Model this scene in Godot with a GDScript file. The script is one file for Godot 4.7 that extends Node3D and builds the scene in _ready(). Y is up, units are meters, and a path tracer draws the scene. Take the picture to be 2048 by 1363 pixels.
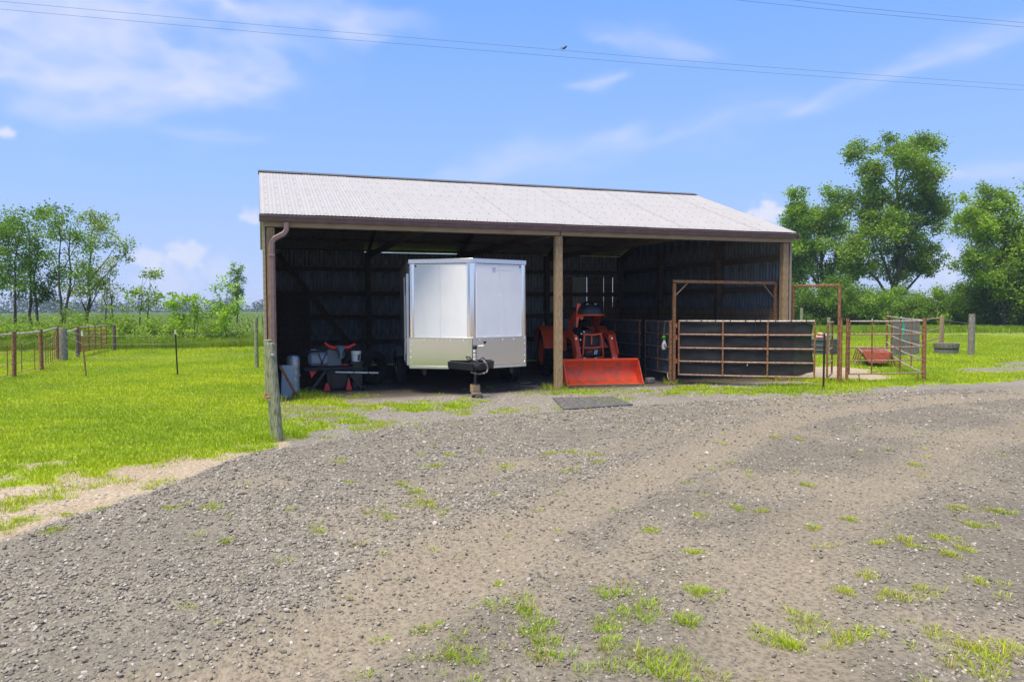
extends Node3D
# A farm yard: an open-front steel pole shed with a cargo trailer, a tractor, corral gates and a gravel drive.
# World axes follow the shed: x runs along its open front, z comes out of the front, y is up, metres.

const SHED_W := 10.97
const SHED_D := 8.0
const BEAM_Y := 3.056
const EAVE_Y := 3.265
const RIDGE_Y := 4.70

var M := {}
var used := {}
var noise_a := FastNoiseLite.new()
var noise_b := FastNoiseLite.new()

# ------------------------------------------------------------------ mesh collector
class MB:
	var v := PackedVector3Array()
	var n := PackedVector3Array()
	var c := PackedColorArray()
	var i := PackedInt32Array()
	var tint := Color(1, 1, 1)
	var colored := false
	func vert(p: Vector3, nn: Vector3) -> int:
		v.append(p); n.append(nn)
		if colored: c.append(tint)
		return v.size() - 1
	func quad(a: Vector3, b: Vector3, cc: Vector3, d: Vector3, out: Vector3) -> void:
		# corners in order round the face; out = rough outward direction
		var nn := (b - a).cross(d - a)
		if nn.length() < 1e-12: nn = (cc - b).cross(d - b)
		nn = nn.normalized()
		if nn.dot(out) < 0.0:
			nn = -nn
			var t := b; b = d; d = t
		var k := vert(a, nn); vert(b, nn); vert(cc, nn); vert(d, nn)
		i.append_array([k, k + 2, k + 1, k, k + 3, k + 2])
	func tri(a: Vector3, b: Vector3, cc: Vector3, out: Vector3) -> void:
		var nn := (b - a).cross(cc - a).normalized()
		if nn.dot(out) < 0.0:
			nn = -nn
			var t := b; b = cc; cc = t
		var k := vert(a, nn); vert(b, nn); vert(cc, nn)
		i.append_array([k, k + 2, k + 1])
	func box(at: Vector3, size: Vector3, basis := Basis(), bevel := 0.0) -> void:
		var h := size * 0.5
		var b: float = min(bevel, min(h.x, min(h.y, h.z)) * 0.9)
		if b <= 0.0:
			for ax in 3:
				for s in [-1.0, 1.0]:
					var o := Vector3.ZERO; o[ax] = s
					var u := Vector3.ZERO; u[(ax + 1) % 3] = h[(ax + 1) % 3]
					var w := Vector3.ZERO; w[(ax + 2) % 3] = h[(ax + 2) % 3]
					var m: Vector3 = o * h[ax]
					quad(at + basis * (m - u - w), at + basis * (m + u - w), at + basis * (m + u + w), at + basis * (m - u + w), basis * o)
			return
		for ax in 3:
			var a1 := (ax + 1) % 3
			var a2 := (ax + 2) % 3
			for s in [-1.0, 1.0]:
				var o := Vector3.ZERO; o[ax] = s
				var u := Vector3.ZERO; u[a1] = h[a1] - b
				var w := Vector3.ZERO; w[a2] = h[a2] - b
				var m: Vector3 = o * h[ax]
				quad(at + basis * (m - u - w), at + basis * (m + u - w), at + basis * (m + u + w), at + basis * (m - u + w), basis * o)
			for s1 in [-1.0, 1.0]:
				for s2 in [-1.0, 1.0]:
					var e1 := Vector3.ZERO; e1[a1] = s1 * h[a1]; e1[a2] = s2 * (h[a2] - b)
					var e2 := Vector3.ZERO; e2[a1] = s1 * (h[a1] - b); e2[a2] = s2 * h[a2]
					var l := Vector3.ZERO; l[ax] = h[ax] - b
					quad(at + basis * (e1 - l), at + basis * (e1 + l), at + basis * (e2 + l), at + basis * (e2 - l), basis * (e1 + e2))
		for sx in [-1.0, 1.0]:
			for sy in [-1.0, 1.0]:
				for sz in [-1.0, 1.0]:
					var s := Vector3(sx, sy, sz)
					tri(at + basis * (s * Vector3(h.x, h.y - b, h.z - b)), at + basis * (s * Vector3(h.x - b, h.y, h.z - b)), at + basis * (s * Vector3(h.x - b, h.y - b, h.z)), basis * s)
	func bar(a: Vector3, b: Vector3, w: float, d: float, bevel := 0.0, side := Vector3.UP) -> void:
		# a straight bar of section w x d from a to b
		var y := (b - a).normalized()
		var x := y.cross(side)
		if x.length() < 1e-3: x = y.cross(Vector3.RIGHT)
		x = x.normalized()
		box((a + b) * 0.5, Vector3(w, (b - a).length(), d), Basis(x, y, x.cross(y)), bevel)
	func tube(pts: Array, r, sides := 8, caps := true) -> void:
		# smooth tube through pts; r is a number or one radius per point
		var m := pts.size()
		var last := Vector3.ZERO
		var start := v.size()
		for k in m:
			var p: Vector3 = pts[k]
			var t: Vector3 = (pts[min(k + 1, m - 1)] - pts[max(k - 1, 0)]).normalized()
			var u := last
			if k == 0:
				u = t.cross(Vector3.UP) if absf(t.y) < 0.95 else t.cross(Vector3.RIGHT)
			u = (u - t * u.dot(t)).normalized()
			last = u
			var w := t.cross(u)
			var rr: float = r if (r is float or r is int) else r[k]
			for s in sides:
				var q := TAU * s / sides
				var d := u * cos(q) + w * sin(q)
				vert(p + d * rr, d)
		for k in m - 1:
			for s in sides:
				var a := start + k * sides + s
				var b := start + k * sides + (s + 1) % sides
				var e := a + sides
				var f := b + sides
				i.append_array([a, e, b, b, e, f])
		if caps:
			for k in [0, m - 1]:
				var p: Vector3 = pts[k]
				var t: Vector3 = (pts[0] - pts[1]) if k == 0 else (pts[m - 1] - pts[m - 2])
				t = t.normalized()
				var cc := vert(p, t)
				var base := v.size()
				for s in sides: vert(v[start + k * sides + s], t)
				for s in sides:
					var a := base + s
					var b := base + (s + 1) % sides
					if k == 0: i.append_array([cc, a, b])
					else: i.append_array([cc, b, a])
	func lathe(prof: Array, at: Vector3, basis := Basis(), seg := 20, arc := TAU) -> void:
		# prof: Vector2(radius, height) pairs, turned about basis.y
		for k in prof.size() - 1:
			var p: Vector2 = prof[k]
			var q: Vector2 = prof[k + 1]
			var d := q - p
			var nn := Vector2(d.y, -d.x).normalized()
			for s in seg:
				var a := arc * s / seg
				var b := arc * (s + 1) / seg
				var ca := Vector3(cos(a), 0, sin(a))
				var cb := Vector3(cos(b), 0, sin(b))
				var na := basis * (ca * nn.x + Vector3(0, nn.y, 0))
				var nb := basis * (cb * nn.x + Vector3(0, nn.y, 0))
				var k0 := vert(at + basis * (ca * p.x + Vector3(0, p.y, 0)), na)
				vert(at + basis * (cb * p.x + Vector3(0, p.y, 0)), nb)
				vert(at + basis * (cb * q.x + Vector3(0, q.y, 0)), nb)
				vert(at + basis * (ca * q.x + Vector3(0, q.y, 0)), na)
				i.append_array([k0, k0 + 1, k0 + 2, k0, k0 + 2, k0 + 3])
	func prism(poly: PackedVector2Array, depth: float, xf := Transform3D()) -> void:
		# polygon in xy, thick from z = 0 to z = depth
		var t := Geometry2D.triangulate_polygon(poly)
		for k in range(0, t.size(), 3):
			var a := poly[t[k]]
			var b := poly[t[k + 1]]
			var cc := poly[t[k + 2]]
			tri(xf * Vector3(a.x, a.y, depth), xf * Vector3(b.x, b.y, depth), xf * Vector3(cc.x, cc.y, depth), xf.basis * Vector3(0, 0, signf(depth)))
			tri(xf * Vector3(a.x, a.y, 0), xf * Vector3(b.x, b.y, 0), xf * Vector3(cc.x, cc.y, 0), xf.basis * Vector3(0, 0, -signf(depth)))
		var area := 0.0
		for k in poly.size():
			area += poly[k].cross(poly[(k + 1) % poly.size()])
		for k in poly.size():
			var a := poly[k]
			var b := poly[(k + 1) % poly.size()]
			var o := Vector2(b.y - a.y, a.x - b.x) * signf(area)
			quad(xf * Vector3(a.x, a.y, 0), xf * Vector3(b.x, b.y, 0), xf * Vector3(b.x, b.y, depth), xf * Vector3(a.x, a.y, depth), xf.basis * Vector3(o.x, o.y, 0))
	func sheet(rows: Array, closed := false) -> void:
		# smooth surface through rows of points (each the same length)
		var h := rows.size()
		var w: int = rows[0].size()
		var start := v.size()
		for a in h:
			for b in w:
				var l: Vector3 = rows[a][(b - 1 + w) % w] if closed or b > 0 else rows[a][b]
				var r: Vector3 = rows[a][(b + 1) % w] if closed or b < w - 1 else rows[a][b]
				var up: Vector3 = rows[max(a - 1, 0)][b]
				var dn: Vector3 = rows[min(a + 1, h - 1)][b]
				vert(rows[a][b], (r - l).cross(dn - up).normalized())
		for a in h - 1:
			for b in (w if closed else w - 1):
				var p := start + a * w + b
				var q := start + a * w + (b + 1) % w
				i.append_array([p, p + w, q, q, p + w, q + w])
	func mesh() -> ArrayMesh:
		var arr := []
		arr.resize(Mesh.ARRAY_MAX)
		arr[Mesh.ARRAY_VERTEX] = v
		arr[Mesh.ARRAY_NORMAL] = n
		if colored: arr[Mesh.ARRAY_COLOR] = c
		arr[Mesh.ARRAY_INDEX] = i
		var am := ArrayMesh.new()
		am.add_surface_from_arrays(Mesh.PRIMITIVE_TRIANGLES, arr)
		return am

# ------------------------------------------------------------------ node helpers
func numbered(called: String) -> String:
	var k: int = used.get(called, 0)
	used[called] = k + 1
	return called if k == 0 else "%s_%03d" % [called, k]

func tag(o: Node, label: String, category: String, group := "") -> void:
	o.set_meta("label", label)
	o.set_meta("category", category)
	if group: o.set_meta("group", group)

func thing(called: String, label: String, category: String, at := Vector3.ZERO, turn := 0.0, group := "") -> Node3D:
	var o := Node3D.new()
	o.name = numbered(called)
	add_child(o)
	o.position = at
	o.rotation.y = turn
	tag(o, label, category, group)
	return o

func part(parent: Node, called: String, mb, mat: Material, at := Vector3.ZERO) -> MeshInstance3D:
	var o := MeshInstance3D.new()
	o.mesh = mb.mesh() if mb is MB else mb
	o.material_override = mat
	o.name = numbered(called) if parent == self else called
	parent.add_child(o, true)
	o.position = at
	return o

func setting(called: String, mb, mat: Material) -> MeshInstance3D:
	var o := part(self, called, mb, mat)
	o.set_meta("kind", "structure")
	return o

func swarm(called: String, label: String, mesh: Mesh, mat: Material, buf: PackedFloat32Array, parent: Node = self) -> void:
	var mm := MultiMesh.new()
	mm.transform_format = MultiMesh.TRANSFORM_3D
	mm.use_colors = true
	mm.mesh = mesh
	mm.instance_count = buf.size() / 16
	mm.buffer = buf
	var o := MultiMeshInstance3D.new()
	o.multimesh = mm
	o.material_override = mat
	o.name = numbered(called) if parent == self else called
	parent.add_child(o, true)
	o.set_meta("kind", "stuff")
	if parent == self:
		o.set_meta("label", label)
		o.set_meta("category", called.split("_")[-1])

func put(buf: PackedFloat32Array, b: Basis, p: Vector3, c: Color) -> void:
	buf.append_array([b.x.x, b.y.x, b.z.x, p.x, b.x.y, b.y.y, b.z.y, p.y, b.x.z, b.y.z, b.z.z, p.z, c.r, c.g, c.b, 1.0])

# ------------------------------------------------------------------ materials
func lin(r: float, g: float, b: float) -> Color:
	return Color(r, g, b).linear_to_srgb()

func noise_image(sd: int, freq: float, size: int, octaves := 4, kind := FastNoiseLite.TYPE_SIMPLEX_SMOOTH) -> Image:
	var f := FastNoiseLite.new()
	f.seed = sd
	f.noise_type = kind
	f.frequency = freq
	f.fractal_octaves = octaves
	if kind == FastNoiseLite.TYPE_CELLULAR:
		f.fractal_type = FastNoiseLite.FRACTAL_NONE
	return f.get_seamless_image(size, size)

func ramp_tex(src: Image, stops: Array) -> ImageTexture:
	# stops: [position, linear colour] ; the grey image is mapped through them
	var g := Gradient.new()
	var offs := PackedFloat32Array()
	var cols := PackedColorArray()
	for s in stops:
		offs.append(s[0]); cols.append(s[1].linear_to_srgb())
	g.offsets = offs
	g.colors = cols
	var lut := []
	for k in 256: lut.append(g.sample(k / 255.0))
	var w := src.get_width()
	var out := Image.create(w, w, true, Image.FORMAT_RGB8)
	for y in w:
		for x in w:
			out.set_pixel(x, y, lut[int(clampf(src.get_pixel(x, y).r, 0, 1) * 255.0)])
	return ImageTexture.create_from_image(out)

func normal_tex(src: Image, strength: float) -> ImageTexture:
	var im := src.duplicate() as Image
	im.convert(Image.FORMAT_RGBA8)
	im.bump_map_to_normal_map(strength)
	return ImageTexture.create_from_image(im)

func mat(color: Color, rough := 0.7, metal := 0.0) -> StandardMaterial3D:
	var m := StandardMaterial3D.new()
	m.albedo_color = color.linear_to_srgb()
	m.roughness = rough
	m.metallic = metal
	return m

func grained(tex: ImageTexture, scale: Vector3, rough: float, metal := 0.0, normal: ImageTexture = null, nscale := 1.0) -> StandardMaterial3D:
	var m := StandardMaterial3D.new()
	m.albedo_texture = tex
	m.roughness = rough
	m.metallic = metal
	m.uv1_triplanar = true
	m.uv1_world_triplanar = true
	m.uv1_scale = scale
	if normal:
		m.normal_enabled = true
		m.normal_texture = normal
		m.normal_scale = nscale
	return m

func make_materials() -> void:
	var fine := noise_image(3, 0.03, 256, 5)
	var coarse := noise_image(9, 0.012, 256, 5)
	var cell := noise_image(5, 0.06, 256, 1, FastNoiseLite.TYPE_CELLULAR)
	var fine_n := normal_tex(fine, 3.0)
	var C := func(r, g, b): return Color(r, g, b)
	# wood
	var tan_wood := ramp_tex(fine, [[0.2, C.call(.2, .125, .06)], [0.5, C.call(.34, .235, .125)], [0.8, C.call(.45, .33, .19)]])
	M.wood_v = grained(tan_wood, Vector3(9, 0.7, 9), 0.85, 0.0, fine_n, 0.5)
	M.wood_h = grained(tan_wood, Vector3(0.7, 9, 9), 0.85, 0.0, fine_n, 0.5)
	var grey_wood := ramp_tex(fine, [[0.2, C.call(.09, .08, .065)], [0.5, C.call(.19, .18, .155)], [0.8, C.call(.31, .3, .27)]])
	M.grey_v = grained(grey_wood, Vector3(8, 0.6, 8), 0.9, 0.0, fine_n, 0.7)
	var mossy := ramp_tex(fine, [[0.2, C.call(.1, .1, .055)], [0.45, C.call(.21, .23, .125)], [0.62, C.call(.27, .31, .19)], [0.85, C.call(.36, .37, .26)]])
	M.mossy = grained(mossy, Vector3(7, 0.8, 7), 0.9, 0.0, fine_n, 0.7)
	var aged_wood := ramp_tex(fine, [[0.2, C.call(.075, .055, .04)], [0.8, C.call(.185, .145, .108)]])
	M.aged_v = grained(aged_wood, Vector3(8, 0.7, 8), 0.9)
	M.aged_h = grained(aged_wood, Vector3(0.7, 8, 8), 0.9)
	var plank := ramp_tex(fine, [[0.2, C.call(.1, .062, .032)], [0.5, C.call(.22, .155, .095)], [0.8, C.call(.33, .265, .19)]])
	M.plank = grained(plank, Vector3(8, 0.7, 8), 0.9, 0.0, fine_n, 0.6)
	M.trim = grained(ramp_tex(coarse, [[0.25, C.call(.3, .24, .17)], [0.75, C.call(.37, .3, .225)]]), Vector3(0.6, 5, 5), 0.7)
	M.gutter = grained(ramp_tex(coarse, [[0.2, C.call(.12, .07, .078)], [0.8, C.call(.16, .097, .105)]]), Vector3.ONE * 2.0, 0.4)
	M.downspout = grained(ramp_tex(coarse, [[0.2, C.call(.19, .118, .118)], [0.8, C.call(.235, .155, .152)]]), Vector3.ONE * 2.0, 0.45)
	# steel
	M.roof = grained(ramp_tex(coarse, [[0.2, C.call(.305, .302, .293)], [0.55, C.call(.325, .321, .312)], [0.85, C.call(.338, .334, .325)]]), Vector3(1.1, 0.5, 0.5), 0.55, 0.0)
	M.wall_steel = grained(ramp_tex(coarse, [[0.2, C.call(.13, .16, .185)], [0.5, C.call(.2, .24, .27)], [0.8, C.call(.26, .305, .34)]]), Vector3(2.5, 0.5, 2.5), 0.5, 0.25)
	M.ridge = mat(Color(.09, .09, .1), 0.6, 0.3)
	M.screw = mat(Color(.2, .19, .18), 0.5, 0.6)
	M.fiberglass = mat(Color(.5, .52, .42), 0.6)
	M.fiberglass.backlight_enabled = true
	M.fiberglass.backlight = Color(.35, .36, .26)
	var rust := ramp_tex(fine, [[0.15, C.call(.08, .032, .014)], [0.4, C.call(.19, .085, .036)], [0.6, C.call(.31, .155, .07)], [0.85, C.call(.42, .245, .135)]])
	M.rust = grained(rust, Vector3.ONE * 3.0, 0.85, 0.15, fine_n, 0.5)
	var rail := ramp_tex(fine, [[0.2, C.call(.16, .085, .055)], [0.5, C.call(.31, .2, .145)], [0.8, C.call(.45, .35, .285)]])
	M.rail = grained(rail, Vector3.ONE * 2.5, 0.75, 0.2)
	var pale := ramp_tex(fine, [[0.2, C.call(.24, .17, .12)], [0.5, C.call(.42, .37, .31)], [0.8, C.call(.55, .52, .47)]])
	M.pale_rail = grained(pale, Vector3.ONE * 2.0, 0.6, 0.2)
	M.red_pipe = grained(ramp_tex(fine, [[0.2, C.call(.2, .05, .025)], [0.5, C.call(.38, .1, .045)], [0.8, C.call(.46, .17, .09)]]), Vector3.ONE * 3.0, 0.7)
	M.black_steel = mat(Color(.014, .015, .018), 0.45)
	M.post_green = mat(Color(.02, .06, .03), 0.6)
	M.post_dark = grained(ramp_tex(fine, [[0.3, C.call(.018, .016, .014)], [0.8, C.call(.06, .04, .028)]]), Vector3.ONE * 5.0, 0.7, 0.2)
	M.galv = grained(ramp_tex(coarse, [[0.2, C.call(.3, .33, .36)], [0.8, C.call(.48, .52, .55)]]), Vector3.ONE * 2.0, 0.4, 0.55)
	M.wire = mat(Color(.25, .25, .25), 0.5, 0.4)
	M.power_wire = mat(Color(.035, .04, .05), 0.6)
	# trailer
	M.white = grained(ramp_tex(coarse, [[0.15, C.call(.82, .825, .83)], [0.45, C.call(.85, .857, .863)], [0.85, C.call(.865, .872, .88)]]), Vector3(1.3, 0.5, 1.3), 0.26, 0.0, normal_tex(noise_image(33, 0.006, 256, 2), 1.2), 0.12)
	M.white.clearcoat_enabled = true
	M.white.clearcoat = 0.5
	M.white.clearcoat_roughness = 0.1
	M.alu = mat(Color(.9, .91, .92), 0.1, 1.0)
	M.alu_satin = mat(Color(.82, .83, .84), 0.3, 1.0)
	M.tread = diamond_plate()
	M.seam = mat(Color(.35, .36, .37), 0.6)
	M.decal_purple = mat(Color(.42, .3, .5), 0.5)
	M.decal_grey = mat(Color(.36, .38, .42), 0.5)
	M.chain = mat(Color(.5, .45, .42), 0.35, 0.9)
	M.rubber = grained(ramp_tex(fine, [[0.2, C.call(.012, .012, .012)], [0.8, C.call(.03, .03, .031)]]), Vector3.ONE * 4.0, 0.9)
	M.mat_rubber = grained(ramp_tex(fine, [[0.2, C.call(.05, .05, .05)], [0.55, C.call(.085, .083, .082)], [0.85, C.call(.17, .16, .145)]]), Vector3.ONE * 1.5, 0.9, 0.0, normal_tex(cell, 2.0), 0.25)
	# tractor
	M.orange = mat(Color(.84, .095, .022), 0.38)
	M.orange.clearcoat_enabled = true
	M.orange.clearcoat = 0.3
	var worn := ramp_tex(coarse, [[0.2, C.call(.3, .14, .09)], [0.34, C.call(.6, .08, .03)], [0.5, C.call(.78, .085, .024)], [0.75, C.call(.8, .095, .026)]])
	M.orange_worn = grained(worn, Vector3.ONE * 1.2, 0.5)
	M.earthy = grained(ramp_tex(fine, [[0.2, C.call(.08, .055, .035)], [0.8, C.call(.2, .15, .1)]]), Vector3.ONE * 4.0, 0.95)
	M.plastic_black = mat(Color(.012, .013, .016), 0.35)
	M.engine = grained(ramp_tex(fine, [[0.2, C.call(.015, .017, .022)], [0.8, C.call(.06, .065, .075)]]), Vector3.ONE * 6.0, 0.5, 0.3)
	M.chrome = mat(Color(.75, .76, .78), 0.2, 1.0)
	M.lens = mat(Color(.7, .72, .74), 0.15)
	# odds and ends
	M.red_plastic = mat(Color(.75, .035, .03), 0.4)
	M.grey_plastic = mat(Color(.13, .16, .19), 0.5)
	M.tank_plastic = mat(Color(.26, .31, .38), 0.35)
	M.bucket_white = mat(Color(.8, .79, .75), 0.4)
	M.label_teal = mat(Color(.02, .13, .15), 0.5)
	M.cloth = StandardMaterial3D.new()
	M.cloth.albedo_texture = ramp_tex(coarse, [[0.2, C.call(.008, .009, .012)], [0.8, C.call(.02, .022, .026)]])
	M.cloth.uv1_triplanar = true
	M.cloth.uv1_world_triplanar = true
	M.cloth.roughness = 0.9
	M.cloth.transparency = BaseMaterial3D.TRANSPARENCY_ALPHA
	M.cloth.albedo_color = Color(1, 1, 1, 0.965)
	M.tarp = mat(Color(.075, .095, .11), 0.8)
	M.teal = mat(Color(.01, .36, .27), 0.7)
	M.lime = mat(Color(.13, .45, .02), 0.5)
	M.sheet_blue = mat(Color(.3, .37, .43), 0.5)
	M.stock_tank = mat(Color(.1, .115, .13), 0.6)
	M.bunk_red = grained(ramp_tex(fine, [[0.2, C.call(.16, .03, .016)], [0.5, C.call(.38, .07, .036)], [0.8, C.call(.46, .14, .085)]]), Vector3.ONE * 3.0, 0.7)
	M.pink = mat(Color(.5, .26, .22), 0.6)
	M.bird = mat(Color(.02, .02, .022), 0.8)
	M.house = mat(Color(.3, .2, .13), 0.8)
	M.house_roof = mat(Color(.1, .08, .07), 0.9)
	# ground
	var gr := StandardMaterial3D.new()
	gr.vertex_color_use_as_albedo = true
	gr.albedo_texture = ramp_tex(cell, [[0.0, C.call(.5, .5, .5)], [0.35, C.call(.86, .85, .84)], [0.7, C.call(1, 1, 1)]])
	gr.uv1_triplanar = true
	gr.uv1_world_triplanar = true
	gr.uv1_scale = Vector3.ONE * 1.7
	gr.roughness = 0.95
	gr.normal_enabled = true
	gr.normal_texture = normal_tex(noise_image(21, 0.09, 256, 4), 6.0)
	gr.normal_scale = 1.0
	M.ground = gr
	M.leaf = StandardMaterial3D.new()
	M.leaf.vertex_color_use_as_albedo = true
	M.leaf.roughness = 0.55
	M.leaf.backlight_enabled = true
	M.leaf.backlight = Color(.95, .95, .6)
	M.blade = StandardMaterial3D.new()
	M.blade.vertex_color_use_as_albedo = true
	M.blade.roughness = 0.6
	M.blade.backlight_enabled = true
	M.blade.backlight = Color(.9, .9, .6)
	M.stone = StandardMaterial3D.new()
	M.stone.vertex_color_use_as_albedo = true
	M.stone.roughness = 0.7
	M.bark = grained(ramp_tex(fine, [[0.2, C.call(.035, .028, .022)], [0.8, C.call(.11, .095, .078)]]), Vector3(6, 1, 6), 0.95, 0.0, fine_n, 1.0)
	M.bark_pale = grained(ramp_tex(fine, [[0.2, C.call(.06, .055, .048)], [0.8, C.call(.17, .155, .135)]]), Vector3(5, 1, 5), 0.95)

func diamond_plate() -> StandardMaterial3D:
	# raised lozenges on a polished sheet: relief only
	var s := 128
	var im := Image.create(s, s, false, Image.FORMAT_RGBA8)
	im.fill(Color(0.2, 0.2, 0.2))
	for cy in 4:
		for cx in 4:
			var up := (cx + cy) % 2 == 0
			for y in 32:
				for x in 32:
					var p := Vector2(x - 15.5, y - 15.5).rotated(PI / 4.0 if up else -PI / 4.0)
					var d := absf(p.x) / 15.0 + absf(p.y) / 5.0
					var h := clampf((1.0 - d) * 2.5, 0.0, 1.0)
					if h > 0.0: im.set_pixel(cx * 32 + x, cy * 32 + y, Color(0.2 + 0.8 * h, 0.2 + 0.8 * h, 0.2 + 0.8 * h))
	im.bump_map_to_normal_map(4.0)
	var m := mat(Color(.8, .81, .81), 0.16, 1.0)
	m.uv1_triplanar = true
	m.uv1_scale = Vector3.ONE * 7.0
	m.normal_enabled = true
	m.normal_texture = ImageTexture.create_from_image(im)
	m.normal_scale = 0.28
	return m

# ------------------------------------------------------------------ light, sky, camera
func make_sky() -> PanoramaSkyMaterial:
	var w := 2048
	var h := 1024
	var half := 512
	var cover := PackedFloat32Array()
	cover.resize(w * (half + 8))
	var nz := FastNoiseLite.new()
	nz.seed = 41
	nz.frequency = 1.0
	nz.fractal_octaves = 4
	var strokes := [[-17.98, 16.62, -3.09, 17.44, 4.66, 0.62], [-15.4, 18.8, -6.88, 19.13, 2.6, 0.5], [-15.52, 14.65, -3.8, 15.12, 1.0, 0.6], [-11.5, 12.66, -3.81, 14.47, 1.0, 0.4], [-6.96, 15.73, 1.63, 16.27, 1.2, 0.3], [-6.11, 12.12, -0.52, 12.23, 0.8, 0.25],
		[-2.02, 21.3, 9.64, 20.75, 1.9, 0.55], [5.95, 19.55, 8.89, 19.89, 0.6, 0.4], [26.3, 19.96, 32.56, 18.43, 1.2, 0.4], [23.66, 16.69, 26.87, 17.09, 0.6, 0.45], [14.06, 10.11, 27.44, 12.88, 1.1, 0.32], [27.44, 12.88, 39.91, 13.98, 1.5, 0.22], [39.91, 13.98, 47.69, 16.06, 0.8, 0.32],
		[47.69, 16.06, 53.93, 17.43, 1.0, 0.45], [17.9, 10.87, 25.56, 11.86, 2.4, 0.14], [48.71, 8.87, 56.65, 8.58, 0.9, 0.45]]
	var puffs := [[-7.24, 3.42, 1.4, 0.7], [-5.01, 3.83, 1.5, 0.75], [-6.33, 2.05, 2.0, 0.4], [-0.62, 6.73, 0.8, 0.7], [-15.36, 11.2, 0.6, 0.9], [37.62, 6.88, 1.2, 1.3], [36.4, 6.3, 0.8, 1.0], [49.11, 2.78, 1.6, 0.5], [48.86, 0.78, 2.4, 0.4], [-2.73, 2.81, 1.6, 0.35]]
	var rng := RandomNumberGenerator.new()
	rng.seed = 77
	for k in 170:   # the same kinds of cloud over the rest of the sky
		var az := rng.randf_range(-180, 180)
		var el := rad_to_deg(asin(rng.randf_range(0.05, 0.97)))
		if az > -24.0 and az < 62.0 and el < 25.0: continue
		var ln := rng.randf_range(4, 16)
		var tilt := rng.randf_range(-0.35, 0.35)
		var wide := 1.0 / maxf(cos(deg_to_rad(el)), 0.12)
		strokes.append([az, el, az + ln * wide, clampf(el + ln * tilt, 1, 86), rng.randf_range(0.8, 3.6), rng.randf_range(0.25, 0.6)])
	for k in 26:
		var az2 := rng.randf_range(60, 338)
		puffs.append([az2 if az2 < 180.0 else az2 - 360.0, rng.randf_range(1.5, 8), rng.randf_range(0.7, 2.0), rng.randf_range(0.4, 0.9)])
	var ppd := w / 360.0
	for s in strokes:
		var a := Vector2(s[0], s[1])
		var b := Vector2(s[2], s[3])
		var wd: float = s[4]
		var dir := (b - a).normalized()
		var side := Vector2(-dir.y, dir.x)
		var ln: float = (b - a).length()
		var stretch := 1.0 / maxf(cos(deg_to_rad((a.y + b.y) * 0.5)), 0.12)
		var reach: float = wd * 2.2
		var x0 := int(floor((minf(a.x, b.x) - reach * stretch) * ppd))
		var x1 := int(ceil((maxf(a.x, b.x) + reach * stretch) * ppd))
		var y0: int = max(0, half - int((maxf(a.y, b.y) + reach) * ppd))
		var y1: int = min(half, half - int((minf(a.y, b.y) - reach) * ppd))
		for y in range(y0, y1):
			for x in range(x0, x1):
				var p := Vector2(x / ppd, (half - y) / ppd)
				var q := p - a
				var along := q.dot(dir)
				var across := q.dot(side)
				var wob := nz.get_noise_2d(along * 0.10 + s[0], across * 0.22 + s[1])
				across += wob * wd * 0.9
				var t := clampf(along / ln, 0, 1)
				var end: float = maxf(0.0, maxf(-along, along - ln)) / (wd * 1.7)
				var taper := 0.55 + 0.45 * sin(t * PI)
				var f := exp(-pow(absf(across) / (wd * taper), 2.0) * 1.6 - end * end * 1.6)
				if f < 0.02: continue
				var wisp := nz.get_noise_2d(along * 0.16 + across * 0.1 + 31.0, across * 0.95 / maxf(wd, 0.7) + s[3]) * 0.5 + 0.5
				f *= (0.5 + 0.6 * smoothstep(0.2, 0.85, wisp)) * s[5]
				var k := y * w + posmod(x, w)
				cover[k] = 1.0 - (1.0 - cover[k]) * (1.0 - clampf(f, 0, 0.95))
	for s in puffs:
		var r: float = s[2]
		var x0 := int((s[0] - r * 2.2) * ppd)
		var x1 := int((s[0] + r * 2.2) * ppd)
		var y0: int = max(0, half - int((s[1] + r * 1.8) * ppd))
		var y1: int = min(half, half - int((s[1] - r * 1.5) * ppd))
		for y in range(y0, y1):
			for x in range(x0, x1):
				var p := Vector2(x / ppd - s[0], ((half - y) / ppd - s[1]) * 1.25)
				var e := p.length() / r + nz.get_noise_2d((p.x + s[0]) * 0.9, (p.y + s[1]) * 1.1) * 0.75
				if p.y < 0.0: e += -p.y / r * 0.35
				var f: float = smoothstep(1.15, 0.5, e) * s[3]
				var k := y * w + posmod(x, w)
				cover[k] = 1.0 - (1.0 - cover[k]) * (1.0 - clampf(f, 0, 0.97))
	var im := Image.create(w, h, false, Image.FORMAT_RGBF)
	im.fill(Color(.1, .1, .08))
	var ex := 1.0 / EXPOSURE
	for y in half + 2:
		var el := (half - y) / float(half) * 90.0
		var t := pow(clampf(el / 24.0, 0, 1), 0.75)
		var low := Color(.61, .715, .985)
		var mid := Color(.37, .595, 1.04)
		var high := Color(.2, .435, 1.06)
		var base: Color = low.lerp(mid, clampf(t * 2.0, 0, 1)) if t < 0.5 else mid.lerp(high, clampf(t * 2.0 - 1.0, 0, 1))
		base = base.lerp(Color(.15, .31, .9), clampf((el - 24.0) / 66.0, 0, 1))
		var cl := Color(.78, .82, .98)
		for x in w:
			var f := cover[y * w + x] if y < half else 0.0
			var c := base.lerp(cl, f)
			im.set_pixel(x, y, Color(c.r * ex, c.g * ex, c.b * ex))
	var m := PanoramaSkyMaterial.new()
	m.panorama = ImageTexture.create_from_image(im)
	return m

const EXPOSURE := 5.0

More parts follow.
